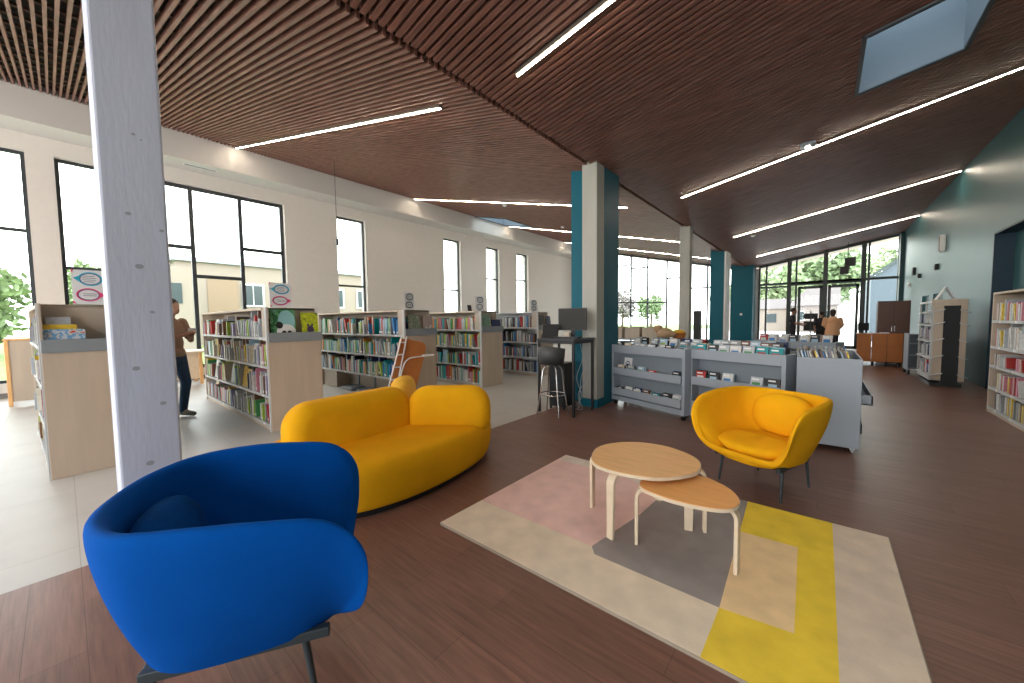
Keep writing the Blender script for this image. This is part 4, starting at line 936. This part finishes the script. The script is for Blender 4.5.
# ------------------------------------------------------------------ left cabinet, window table
lc = thing('low_cabinet', 'pale birch cabinet by the window behind the leftmost bookcase', 'cabinet', (-10.85, -.66, 0))
MB().box(-.05, 0, 0, .05, 0, 1.17).build('corner_post', M['oakt'], lc, bevel=.008)
MB().box(-.04, -.012, .05, 1.0, .08, 1.15).build('side_panel', M['case'], lc)
MB().box(-.9, -.05, .01, .03, .08, 1.15).build('front_panel', M['case'], lc)
MB().box(-.95, .01, -.01, 1.02, 1.15, 1.18).build('top_panel', M['oakt'], lc, bevel=.005)
for (x, y) in ((-.93, .02), (-.93, .97), (-.03, .97)): MB().box(x-.02, x+.02, y-.02, y+.02, 0, 1.15).build('leg', M['oakt'], lc)
wt = thing('window_table', 'pale birch table by the window behind the standing person', 'table', (-11.4, 1.75, 0))
q = MB(); q.prism([(p.x, p.y) for p in crom([(-.5, -.6, 0), (.25, -.6, 0), (.35, 0, 0), (.25, .5, 0), (-.5, .5, 0)], 5)], .74, .78); q.build('tabletop', M['birch'], wt)
for (x, y) in ((.16, .3), (.16, -.4), (-.42, .3), (-.42, -.4)):
    MB().box(x-.03, x+.03, y-.03, y+.03, .0, .74).build('leg', M['oakt'], wt)
MB().box(.10, .13, -.4, .3, .12, .74).build('modesty_panel', M['birch'], wt)

# ------------------------------------------------------------------ people
def limb(b, pts, n=12):
    P = [Vector(p[:3]) for p in pts]; rr = [p[3] for p in pts]
    b.tube(P, rr, n)
    for p, q_ in ((P[0], rr[0]), (P[-1], rr[-1])): b.ellip(p, (q_, q_, q_), 12, 8)
    for p, q_ in zip(P[1:-1], rr[1:-1]): b.ellip(p, (q_*.99,)*3, 12, 8)
def remesh(o, v):
    r_ = o.modifiers.new('remesh', 'REMESH'); r_.mode = 'VOXEL'; r_.voxel_size = v; r_.use_smooth_shade = True
    s_ = o.modifiers.new('smooth', 'SMOOTH'); s_.iterations = 3; s_.factor = .5
def person(label, loc, rz, arms, legs, top, trouser, shoe, hairm, vox=.012, coat=None, hairlong=0, tilt=12, H=1.72):
    """faces local +Y; arms/legs: lists of joints (shoulder, elbow, wrist) / (hip, knee, ankle)"""
    root = thing('person', label, 'person', loc, rz); k = H/1.72; root.scale = (k, k, k)
    b = MB(); hd = Vector((0, .03, 1.60))
    b.ellip(hd, (.074, .094, .115), 20, 14); b.ellip(hd+Vector((0, .045, -.055)), (.05, .055, .055), 14, 10)      # skull, jaw
    b.ellip(hd+Vector((0, .102, -.012)), (.012, .020, .018), 8, 6); b.ellip(hd+Vector((0, .092, .008)), (.009, .014, .03), 8, 6)   # nose
    b.ellip(hd+Vector((0, .092, -.052)), (.024, .008, .008), 8, 6)
    for s_ in (-1, 1): b.ellip(hd+Vector((s_*.076, .0, -.01)), (.010, .018, .030), 8, 6)
    limb(b, [(0, -.01, 1.40, .056), (0, .01, 1.53, .052)])
    b.ellip((0, -.01, 1.28), (.165, .105, .15), 20, 12); b.ellip((0, 0, 1.08), (.135, .095, .16), 20, 12); b.ellip((0, 0, .93), (.155, .11, .11), 20, 12)
    for A in arms:
        s0, e0, w0 = A; limb(b, [(*s0, .054), (*e0, .042), (*w0, .028)])
        d = (Vector(w0)-Vector(e0)).normalized(); sd = d.cross(Vector((0, 0, 1))).normalized(); upv = sd.cross(d)
        pm = Vector(w0)+d*.05; limb(b, [(*(Vector(w0)), .026), (*(pm+d*.025), .034)])
        for j, (off, ln) in enumerate(((-.027, .062), (-.009, .074), (.009, .070), (.027, .054))):
            p0 = pm+sd*off+d*.03; limb(b, [(*p0, .0095), (*(p0+d*ln*.55), .009), (*(p0+d*ln*.8-upv*.022), .008)], 8)
        p0 = Vector(w0)+d*.03+sd*.03*(1 if s0[0] < 0 else -1); limb(b, [(*p0, .011), (*(p0+d*.04+sd*.03*(1 if s0[0] < 0 else -1)), .010)], 8)
    for L_ in legs:
        h0, k0, a0 = L_; limb(b, [(*h0, .085), (*k0, .056), (*a0, .038)])
        limb(b, [(*a0, .035), (a0[0], a0[1]+.13, a0[2]-.045, .028)])
    body = b.build('body', M['skin'], root); remesh(body, vox)
    b = MB(); e = .012       # top
    b.ellip((0, -.01, 1.27), (.165+e, .105+e, .17), 20, 12); b.ellip((0, 0, 1.08), (.14+e, .10+e, .18), 20, 12); b.ellip((0, 0, .94), (.158+e, .115+e, .12), 20, 12)
    b.ellip((0, -.005, 1.40), (.10, .075, .05), 16, 8)
    for A in arms:
        s0, e0, w0 = A; s0 = Vector(s0); e0 = Vector(e0); w0 = Vector(w0)
        if coat: limb(b, [(*s0, .066), (*e0, .056), (*(e0+(w0-e0)*.9), .042)])
        else: limb(b, [(*s0, .066), (*(s0+(e0-s0)*.8), .056)])
    if coat: b.tube([(0, 0, 1.2), (0, 0, .95), (0, 0, .72)], [.17, .19, .215], 20)
    tp = b.build('coat' if coat else 't_shirt', top, root); remesh(tp, vox)
    b = MB(); b.ellip((0, 0, .92), (.163, .118, .12), 20, 12)
    for L_ in legs:
        h0, k0, a0 = L_; limb(b, [(*h0, .094), (*k0, .066), (*a0, .052)])
    tr = b.build('trousers', trouser, root); remesh(tr, vox)
    for L_ in legs:
        a0 = Vector(L_[2]); b = MB(); limb(b, [(a0.x, a0.y-.02, a0.z-.035, .042), (a0.x, a0.y+.08, a0.z-.04, .042), (a0.x, a0.y+.16, a0.z-.05, .034)]); so = b.build('shoe', shoe, root); remesh(so, vox)
    b = MB(); b.ellip(hd+Vector((0, -.014, .028)), (.083, .096, .105), 20, 14)
    if hairlong: b.ellip(hd+Vector((0, -.05, -.06)), (.07, .05, .09+hairlong), 16, 10)
    hr = b.build('hair', hairm, root); 
    return root
person('person in a fawn t-shirt and blue jeans behind the timber column, looking at an item held in both hands', (-7.42, 1.03, .0), R(-52),
       [((-.18, 0, 1.38), (-.22, .08, 1.12), (-.07, .24, 1.20)), ((.18, 0, 1.38), (.22, .08, 1.12), (.07, .24, 1.20))],
       [((-.09, 0, .90), (-.10, .08, .50), (-.09, .02, .09)), ((.09, 0, .90), (.11, .02, .50), (.12, -.10, .09))], M['tee'], M['jeans'], M['shoe'], M['hair'], H=1.78)
tag(bpy.data.objects['person'], 'person in fawn t-shirt and blue jeans behind the timber column, holding something in both hands')
bk2 = tag(MB().box(-.06, .06, -.006, .006, -.04, .04).build('leaflet', M['paper'], loc=(-7.19, 1.23, 1.30), rot=R(-52)), 'small pale leaflet held by the person in the fawn t-shirt', 'leaflet')
stand_legs = [((-.09, 0, .90), (-.10, .02, .50), (-.10, 0, .09)), ((.09, 0, .90), (.10, .02, .50), (.10, 0, .09))]
person('person in dark clothes standing before the entrance, forearm raised forward, dark against the glass', (-.95, 18.9, 0), R(-85),
       [((-.18, 0, 1.38), (-.22, .02, 1.12), (-.15, .26, 1.05)), ((.18, 0, 1.38), (.22, .06, 1.13), (.16, .32, 1.10))], stand_legs, M['dark'], M['dark'], M['dark'], M['hair'], vox=.02, H=1.76)
person('person in a camel coat seen from behind near the entrance doors', (.28, 18.6, 0), R(-8),
       [((-.2, 0, 1.36), (-.25, .02, 1.12), (-.17, .18, .98)), ((.2, 0, 1.36), (.25, .02, 1.12), (.17, .18, .98))], stand_legs, M['tan'], M['dark'], M['dark'], M['hair'], vox=.02, coat=True, hairlong=.02, H=1.66).scale.x *= 1.15
person('person in dark clothes left of the one in the camel coat, partly hidden', (-.05, 19.15, 0), R(10),
       [((-.18, 0, 1.38), (-.22, .0, 1.1), (-.2, .1, .88)), ((.18, 0, 1.38), (.22, .0, 1.1), (.2, .1, .88))], stand_legs, M['dark'], M['dark'], M['dark'], M['hair'], vox=.02, H=1.62)

# ------------------------------------------------------------------ far right furniture
ct = thing('counter', 'orange panelled counter on casters below the dark cabinet', 'counter', (.76, 14.5, 0))
for k in range(3): MB().box(.0+k*.31, .30+k*.31, 0, .03, .12, .88).build('front_panel', M['counter'], ct, bevel=.004)
MB().box(-.01, .94, .0, .55, .88, .905).build('worktop', M['counter'], ct, bevel=.003)
MB().box(0, .93, .03, .53, .12, .16).build('base', M['black'], ct)
for k in range(4): q = MB(); q.cyl(.08+k*.26, .06, .0, .12, .03, 12); q.build('caster', M['black'], ct)
bc = thing('tall_cabinet', 'tall dark walnut cabinet behind the orange counter', 'cabinet', (1.22, 15.2, 0))
MB().box(0, .66, 0, .4, .03, 1.82).build('carcass', M['brown'], bc, bevel=.005)
for k in range(2): 
    dd = MB().box(.01+k*.325, .325+k*.325, -.02, 0, .05, 1.80).build('door', M['brown'], bc, bevel=.004)
    MB().box(.29+k*.06, .30+k*.06, -.035, -.02, .95, 1.1).build('handle', M['chrome'], dd)
mb_ = thing('till_monitor', 'small black screen at the left end of the orange counter', 'screen', (.90, 14.7, .905), R(15))
MB().box(-.12, .12, 0, .03, .08, .30).build('housing', M['black'], mb_, bevel=.004); q = MB(); q.box(-.06, .06, -.05, .07, 0, .015); q.box(-.015, .015, .03, .04, .01, .12); q.build('stand', M['black'], mb_)
for k in range(2): tag(MB().box(-.09, .09, -.06, .06, 0, .02+.015*k).build('paper_stack', M['paper'], loc=(1.12+k*.2, 14.62, .905), rot=R(8*k)), ['low white paper stack next to the counter screen', 'thicker white paper stack in the middle of the orange counter'][k], 'paper')
ac = thing('bent_armchair', 'dark chair with a pale bentwood arm right of the orange counter', 'chair', (1.90, 14.3, 0))
q = MB(); q.tube(crom([(-.12, 0, .0), (-.14, 0, .5), (-.1, 0, .80), (.02, 0, .86), (.2, 0, .85), (.24, 0, .7)], 5, False), .016, 8); q.build('arm', M['birch'], ac)
q = MB(); q.tube(crom([(-.12, .45, .0), (-.14, .45, .5), (-.1, .45, .80), (.02, .45, .86), (.2, .45, .85), (.24, .45, .7)], 5, False), .016, 8); q.build('arm', M['birch'], ac)
MB().box(-.1, .25, .0, .45, .40, .47).build('seat', M['black'], ac, bevel=.02); MB().box(.18, .25, .0, .45, .45, .9).build('backrest', M['black'], ac, bevel=.02)
for y in (.0, .45): q = MB(); q.tube([(.24, y, .7), (.28, y, 0)], .014, 8); q.build('leg', M['birch'], ac)
gc = thing('book_trolley', 'light grey book trolley standing between the counter and the white rack', 'trolley', (1.56, 12.75, 0))
for s_ in (0, .30): MB().box(s_, s_+.02, 0, .6, .10, .97).build('side_panel', M['cart'], gc, bevel=.003)
for z in (.14, .45, .72, .94): MB().box(.02, .30, .01, .59, z, z+.02).build('shelf', M['cart'], gc)
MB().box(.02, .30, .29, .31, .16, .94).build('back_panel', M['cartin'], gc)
for (x, y) in ((.03, .05), (.29, .05), (.03, .55), (.29, .55)): q = MB(); q.cyl(x, y, 0, .10, .025, 12); q.build('caster', M['black'], gc)
pr_ = thing('desk_lamp', 'black swing arm device on top of the alcove bookcase', 'lamp', (2.02, 7.55, 1.71))
q = MB(); q.cyl(0, 0, 0, .03, .1, 20); q.build('base', M['black'], pr_)
q = MB(); q.tube([(0, 0, .03), (0, .05, .22), (0, -.22, .34)], .012, 8); q.build('arm', M['black'], pr_)
q = MB(); q.ellip((0, .08, .2), (.05, .07, .05)); q.build('head', M['black'], pr_)
tag(MB().box(-.12, .12, -.3, .3, 0, .24).build('archive_box', mat('grey_card', (.12, .11, .10), .8), loc=(2.05, 7.05, 1.71), bevel=.01), 'dark grey archive box lying on top of the alcove bookcase', 'box')

# ------------------------------------------------------------------ wall and ceiling devices
sp_ = thing('wall_speaker', 'white wall speaker with dark grille on the teal wall', 'speaker', (2.4, 14.9, 3.28))
MB().box(-.10, 0, -.10, .10, -.22, .22).build('housing', M['whitep'], sp_, bevel=.008); MB().box(-.106, -.1, -.085, .085, -.2, .2).build('grille', M['ledh'], sp_)
for (nm, y, z, s_, lb) in (('alarm_siren', 18.95, 2.92, .13, 'larger black alarm siren on the teal wall, left of the small one'), ('wall_sensor', 17.9, 2.68, .07, 'small black wall sensor right of the alarm siren'), ('thermostat', 15.54, 2.73, .08, 'dark square control box below the wall speaker'), ('wall_socket', 19.6, 2.5, .06, 'small pale wall box nearest the glazed entrance')):
    o = thing(nm, lb, 'wall device', (2.4, y, z)); MB().box(-.07, 0, -s_, s_, -s_, s_).build('housing', M['black'] if nm != 'wall_socket' else M['whitep'], o, bevel=.01); q = MB(); q.ellip((-.07, 0, 0), (.012, s_*.5, s_*.5)); q.build('dome', M['grey'], o)
def det(x, y, lb):
    o = thing('smoke_detector', lb, 'smoke detector', (x, y, cz(x)-.0)); q = MB(); q.cyl(0, 0, -.02, .0, .07, 24); q.build('base', M['whitep'], o); q = MB(); q.cyl(0, 0, -.05, -.02, .035, 24, .055); q.build('head', M['whitep'], o)
det(-7.44, 8.47+.2, 'round white smoke detector on the left ceiling slope, left of the teal column'); det(-7.68, 12.3, 'smaller white smoke detector between two lamps left of the teal column'); det(.09, 18.0, 'white smoke detector on the ceiling before the entrance'); det(-1.77, 14.07, 'pale detector at the ceiling fold near the far teal columns')
em = thing('emergency_light', 'small square emergency light with bright spot on the right ceiling slope', 'emergency light', (-.27, 8.02, cz(-.27)))
MB().box(-.10, .10, -.10, .10, -.05, 0).build('housing', M['cart'], em, bevel=.006); q = MB(); q.cyl(0, 0, -.058, -.05, .03, 16); q.build('lens', M['led'], em)
pd = thing('pendant_sensor', 'thin black cable with a small sensor hanging before the window wall', 'sensor', (-9.0, 4.32, cz(-9.0)))
q = MB(); q.tube([(0, 0, 0), (0, 0, 3.36-cz(-9.0))], .006, 6); q.build('cable', M['grey'], pd); MB().box(-.03, .03, -.03, .03, 3.24-cz(-9.0), 3.40-cz(-9.0)).build('sensor_head', M['grey'], pd, bevel=.008)
vt = thing('air_vent', 'slim slotted air vent in the underside of the white bulkhead', 'vent', (-11.72, 2.35, 5.2))
MB().box(-.05, .05, -.32, .32, -.012, 0).build('frame', M['whitep'], vt); q = MB()
for k in range(3): q.box(-.04+k*.03, -.028+k*.03, -.3, .3, -.014, -.012)
q.build('slots', M['grey'], vt)
hs = thing('hanging_speaker', 'black speaker pair hanging in front of the entrance glazing', 'speaker', (.62, 20.8, 3.5))
q = MB(); q.box(-.0, .34, -.1, .1, -.05, .3); q.build('housing', M['black'], hs, bevel=.01); q = MB(); q.box(-.14, .14, -.1, .1, -.36, -.05); q.build('housing', M['black'], hs, bevel=.01); q = MB(); q.tube([(.1, 0, .3), (.1, 0, cz(.7)-3.5)], .012, 8); q.build('hanger', M['black'], hs)
nb = thing('notice_board', 'black notice board with four dark panels on a post before the entrance glass', 'notice board', (-.42, 20.9, 0))
for (x, z, h) in ((-.13, .78, .42), (.13, .78, .42), (-.13, 1.30, .24), (.13, 1.30, .24)): MB().box(x-.11, x+.11, 0, .03, z, z+h).build('panel', M['black'], nb)
MB().box(-.02, .02, .03, .06, .02, 1.65).build('post', M['grey'], nb); MB().box(-.3, .3, -.15, .2, 0, .02).build('base', M['grey'], nb)
ts = thing('totem_screen', 'dark slim kiosk standing right of the plain beige column', 'kiosk', (-2.92, 12.3, 0))
MB().box(-.09, .09, -.12, .12, 0, 1.62).build('housing', M['black'], ts, bevel=.01); q = MB(); q.cyl(0, 0, 0, .02, .16, 20); q.build('foot', M['black'], ts)
sw = tag(MB().box(-.05, .05, -.01, .01, -.05, .05).build('light_switch', M['whitep'], loc=(-3.0, 20.59, 1.55)), 'small white switch plate on the broad dark teal column', 'switch')

# ------------------------------------------------------------------ outside
g = MB(); g.box(-90, XW-.38, -60, 90, -.3, -.06); struct(g.build('ground', M['grass']))
g = MB(); g.box(XW-.38, 60, YF+.3, 90, -.3, -.05); struct(g.build('ground_paving', M['pave']))
g = MB(); g.box(-16, XW-.38, -8, YF+8, -.06, -.04); struct(g.build('ground_path', M['pave']))
def tree(name, label, x, y, h, w_, leaf, n=70, trunk=.3, cat='tree', group=None):
    root = thing(name, label, cat, (x, y, -.06), group=group)
    if trunk:
        q = MB(); q.tube([(0, 0, 0), (.1, 0, h*.3), (0, .1, h*.7)], [w_*.05, w_*.04, w_*.015], 8)
        for k in range(5):
            a = k*1.3; q.tube([(0, 0, h*(.3+.06*k)), (w_*.3*math.cos(a), w_*.3*math.sin(a), h*(.5+.07*k))], [w_*.02, w_*.008], 6)
        q.build('trunk', M['bark'], root)
    b = MB(); rr_ = random.Random(int(x*7+y))
    for k in range(n):
        a = rr_.uniform(0, 2*PI); ph = rr_.uniform(-1, 1); rd = rr_.uniform(.35, 1)
        c_ = Vector((w_/2*rd*math.cos(a)*math.sqrt(1-ph*ph*.8), w_/2*rd*math.sin(a)*math.sqrt(1-ph*ph*.8), h*(.5 if not trunk else .62)+h*(.44 if not trunk else .34)*ph*rd))
        # leaf cluster: a tuft of small crossed leaves
        sz = w_*.13
        for j in range(26):
            o_ = Vector((rr_.gauss(0, 1), rr_.gauss(0, 1), rr_.gauss(0, 1))).normalized()*sz*rr_.uniform(.4, 1); p = c_+o_
            if p.z < .05: continue
            e1 = Vector((rr_.gauss(0, 1), rr_.gauss(0, 1), rr_.gauss(0, 1))).normalized(); e2 = e1.orthogonal().normalized(); s1 = sz*.38
            b.add([p-e1*s1, p+e2*s1*.6, p+e1*s1, p-e2*s1*.6], [(0, 1, 2, 3)])
    b.build('foliage', leaf, root)
    return root
tree('hedge_bush', 'dense green bush outside the leftmost window', -30, -3.5, 5.0, 5.0, M['leafl'], 130, 0, 'bush', None)
tree('hedge_bush', 'dense green bush outside, between the two leftmost windows', -36, 2.0, 4.8, 4.0, M['leaf'], 130, 0, 'bush', None)
tree('tree', 'pale leafy tree seen through the window left of the timber column', -42, 1.9, 6.6, 4.0, M['leafl'], 90)
tree('tree', 'plum coloured tree outside the far left glazing', -19, 44, 5.0, 3.6, M['leafr'])
tree('tree', 'small green tree outside the far glazing, beside the beige column', -15.5, 44, 4.6, 3.2, M['leaf'])
tree('tree', 'green tree outside left of the entrance', -4.4, 56, 8.6, 6.0, M['leafl'])
tree('tree', 'tall green tree behind the rosy house', 0.0, 74, 12.5, 10.0, M['leaf'], 160)
tree('tree', 'bright green tree right of the rosy house', 6.2, 56, 9.4, 6.0, M['leafl'], 90)
tree('tree', 'distant tree outside the middle of the far glazing', -10, 60, 6.5, 5.0, M['leafl'])
# neighbour building seen through the wide window
bd = thing('neighbour_building', 'cream flat roofed building with white window frames outside the wide window', 'building', (-33, 11.0, -.06))
q = MB(); q.box(-6, 0, -6.0, 12, 0, 5.7); q.build('wall', M['rendw'], bd); q = MB(); q.box(-6.3, .25, -6.3, 12.3, 5.7, 5.95); q.build('roof_edge', M['cart'], bd)
MB().box(0, .06, -4.4, -2.6, .5, 4.6).build('wall_panel', M['render'], bd)
for k, y in enumerate((-2.3, .2, 3.9, 6.5, 9.2)):
    f_ = MB().box(.05, .12, y-.12, y+1.32, 2.7, 4.4).build('window_frame', M['whitep'], bd)
    q = MB(); q.box(.11, .14, y, y+.57, 2.82, 4.28); q.box(.11, .14, y+.63, y+1.2, 2.82, 4.28); q.build('pane', M['winb'], f_)
bx = thing('white_annex', 'low white rendered annex in front of the cream building', 'building', (-27, 4.4, -.06)); MB().box(-3, 0, -1.4, .6, 0, 4.6).build('wall', M['rendw'], bx); MB().box(0, .04, -.7, -.1, 2.6, 3.7).build('window_pane', M['winb'], bx)
hh = thing('rosy_house', 'rosy rendered house with a tiled gable roof outside the entrance', 'house', (-.6, 45, -.05))
MB().box(-1.8, 1.6, 0, 6, 0, 2.6).build('wall', M['pinkw'], hh)
q = MB(); q.add([(-2.0, -.2, 2.5), (1.8, -.2, 2.5), (1.8, 3, 4.4), (-.6, 3, 4.4), (1.8, 6.2, 2.5), (-2.0, 6.2, 2.5)], [(0, 1, 2, 3), (3, 2, 4, 5), (0, 3, 5), (1, 4, 2), (0, 5, 4, 1)]); q.build('roof', M['rooft'], hh)
for x in (-1.3, .4):
    f_ = MB().box(x, x+.55, -.04, 0, 1.1, 2.0).build('window_frame', M['whitep'], hh); MB().box(x+.05, x+.5, -.06, -.04, 1.15, 1.95).build('pane', M['winb'], f_)
wgh = thing('white_house', 'long white house low behind the entrance forecourt', 'house', (-5.2, 47, -.05)); MB().box(-3.2, 2.4, 0, 5, 0, 2.3).build('wall', M['rendw'], wgh); q = MB(); q.add([(-3.4, -.2, 2.3), (2.6, -.2, 2.3), (2.6, 2.5, 3.4), (-3.4, 2.5, 3.4), (2.6, 5.2, 2.3), (-3.4, 5.2, 2.3)], [(0, 1, 2, 3), (3, 2, 4, 5), (0, 3, 5), (1, 4, 2), (0, 5, 4, 1)]); q.build('roof', M['rooft'], wgh)
for x in (-2.2, .6): MB().box(x, x+.9, -.05, 0, .9, 1.8).build('window_pane', M['winb'], wgh)
an = thing('clad_annex', 'blue grey metal clad wing with a sloping roof right of the entrance', 'building', (2.05, 29.5, -.05))
q = MB(); q.add([(0, 0, 0), (8, 0, 0), (8, 8, 0), (0, 8, 0), (0, 0, 3.6), (8, 0, 10), (8, 8, 10), (0, 8, 3.6)], [(0, 3, 2, 1), (4, 5, 6, 7), (0, 1, 5, 4), (1, 2, 6, 5), (2, 3, 7, 6), (3, 0, 4, 7)]); q.build('wall', M['metalb'], an)
q = MB(); q.beam((-.1, -.05, 3.62), (8, -.05, 10.1), .2, .12); q.build('roof_edge', M['grey'], an)
# roof overhang outside the glazing
b = MB()
for (x0, x1) in ((-12.4, VX), (VX, 2.6)):
    z0, z1 = cz(x0), cz(x1); b.add([(x0, YF+.1, z0-.02), (x1, YF+.1, z1-.02), (x1, YF+1.7, z1-.02), (x0, YF+1.7, z0-.02), (x0, YF+.1, z0+.35), (x1, YF+.1, z1+.35), (x1, YF+1.7, z1+.35), (x0, YF+1.7, z0+.35)], [(0, 3, 2, 1), (4, 5, 6, 7), (0, 1, 5, 4), (1, 2, 6, 5), (2, 3, 7, 6), (3, 0, 4, 7)])
struct(b.build('trim_4', M['case']))
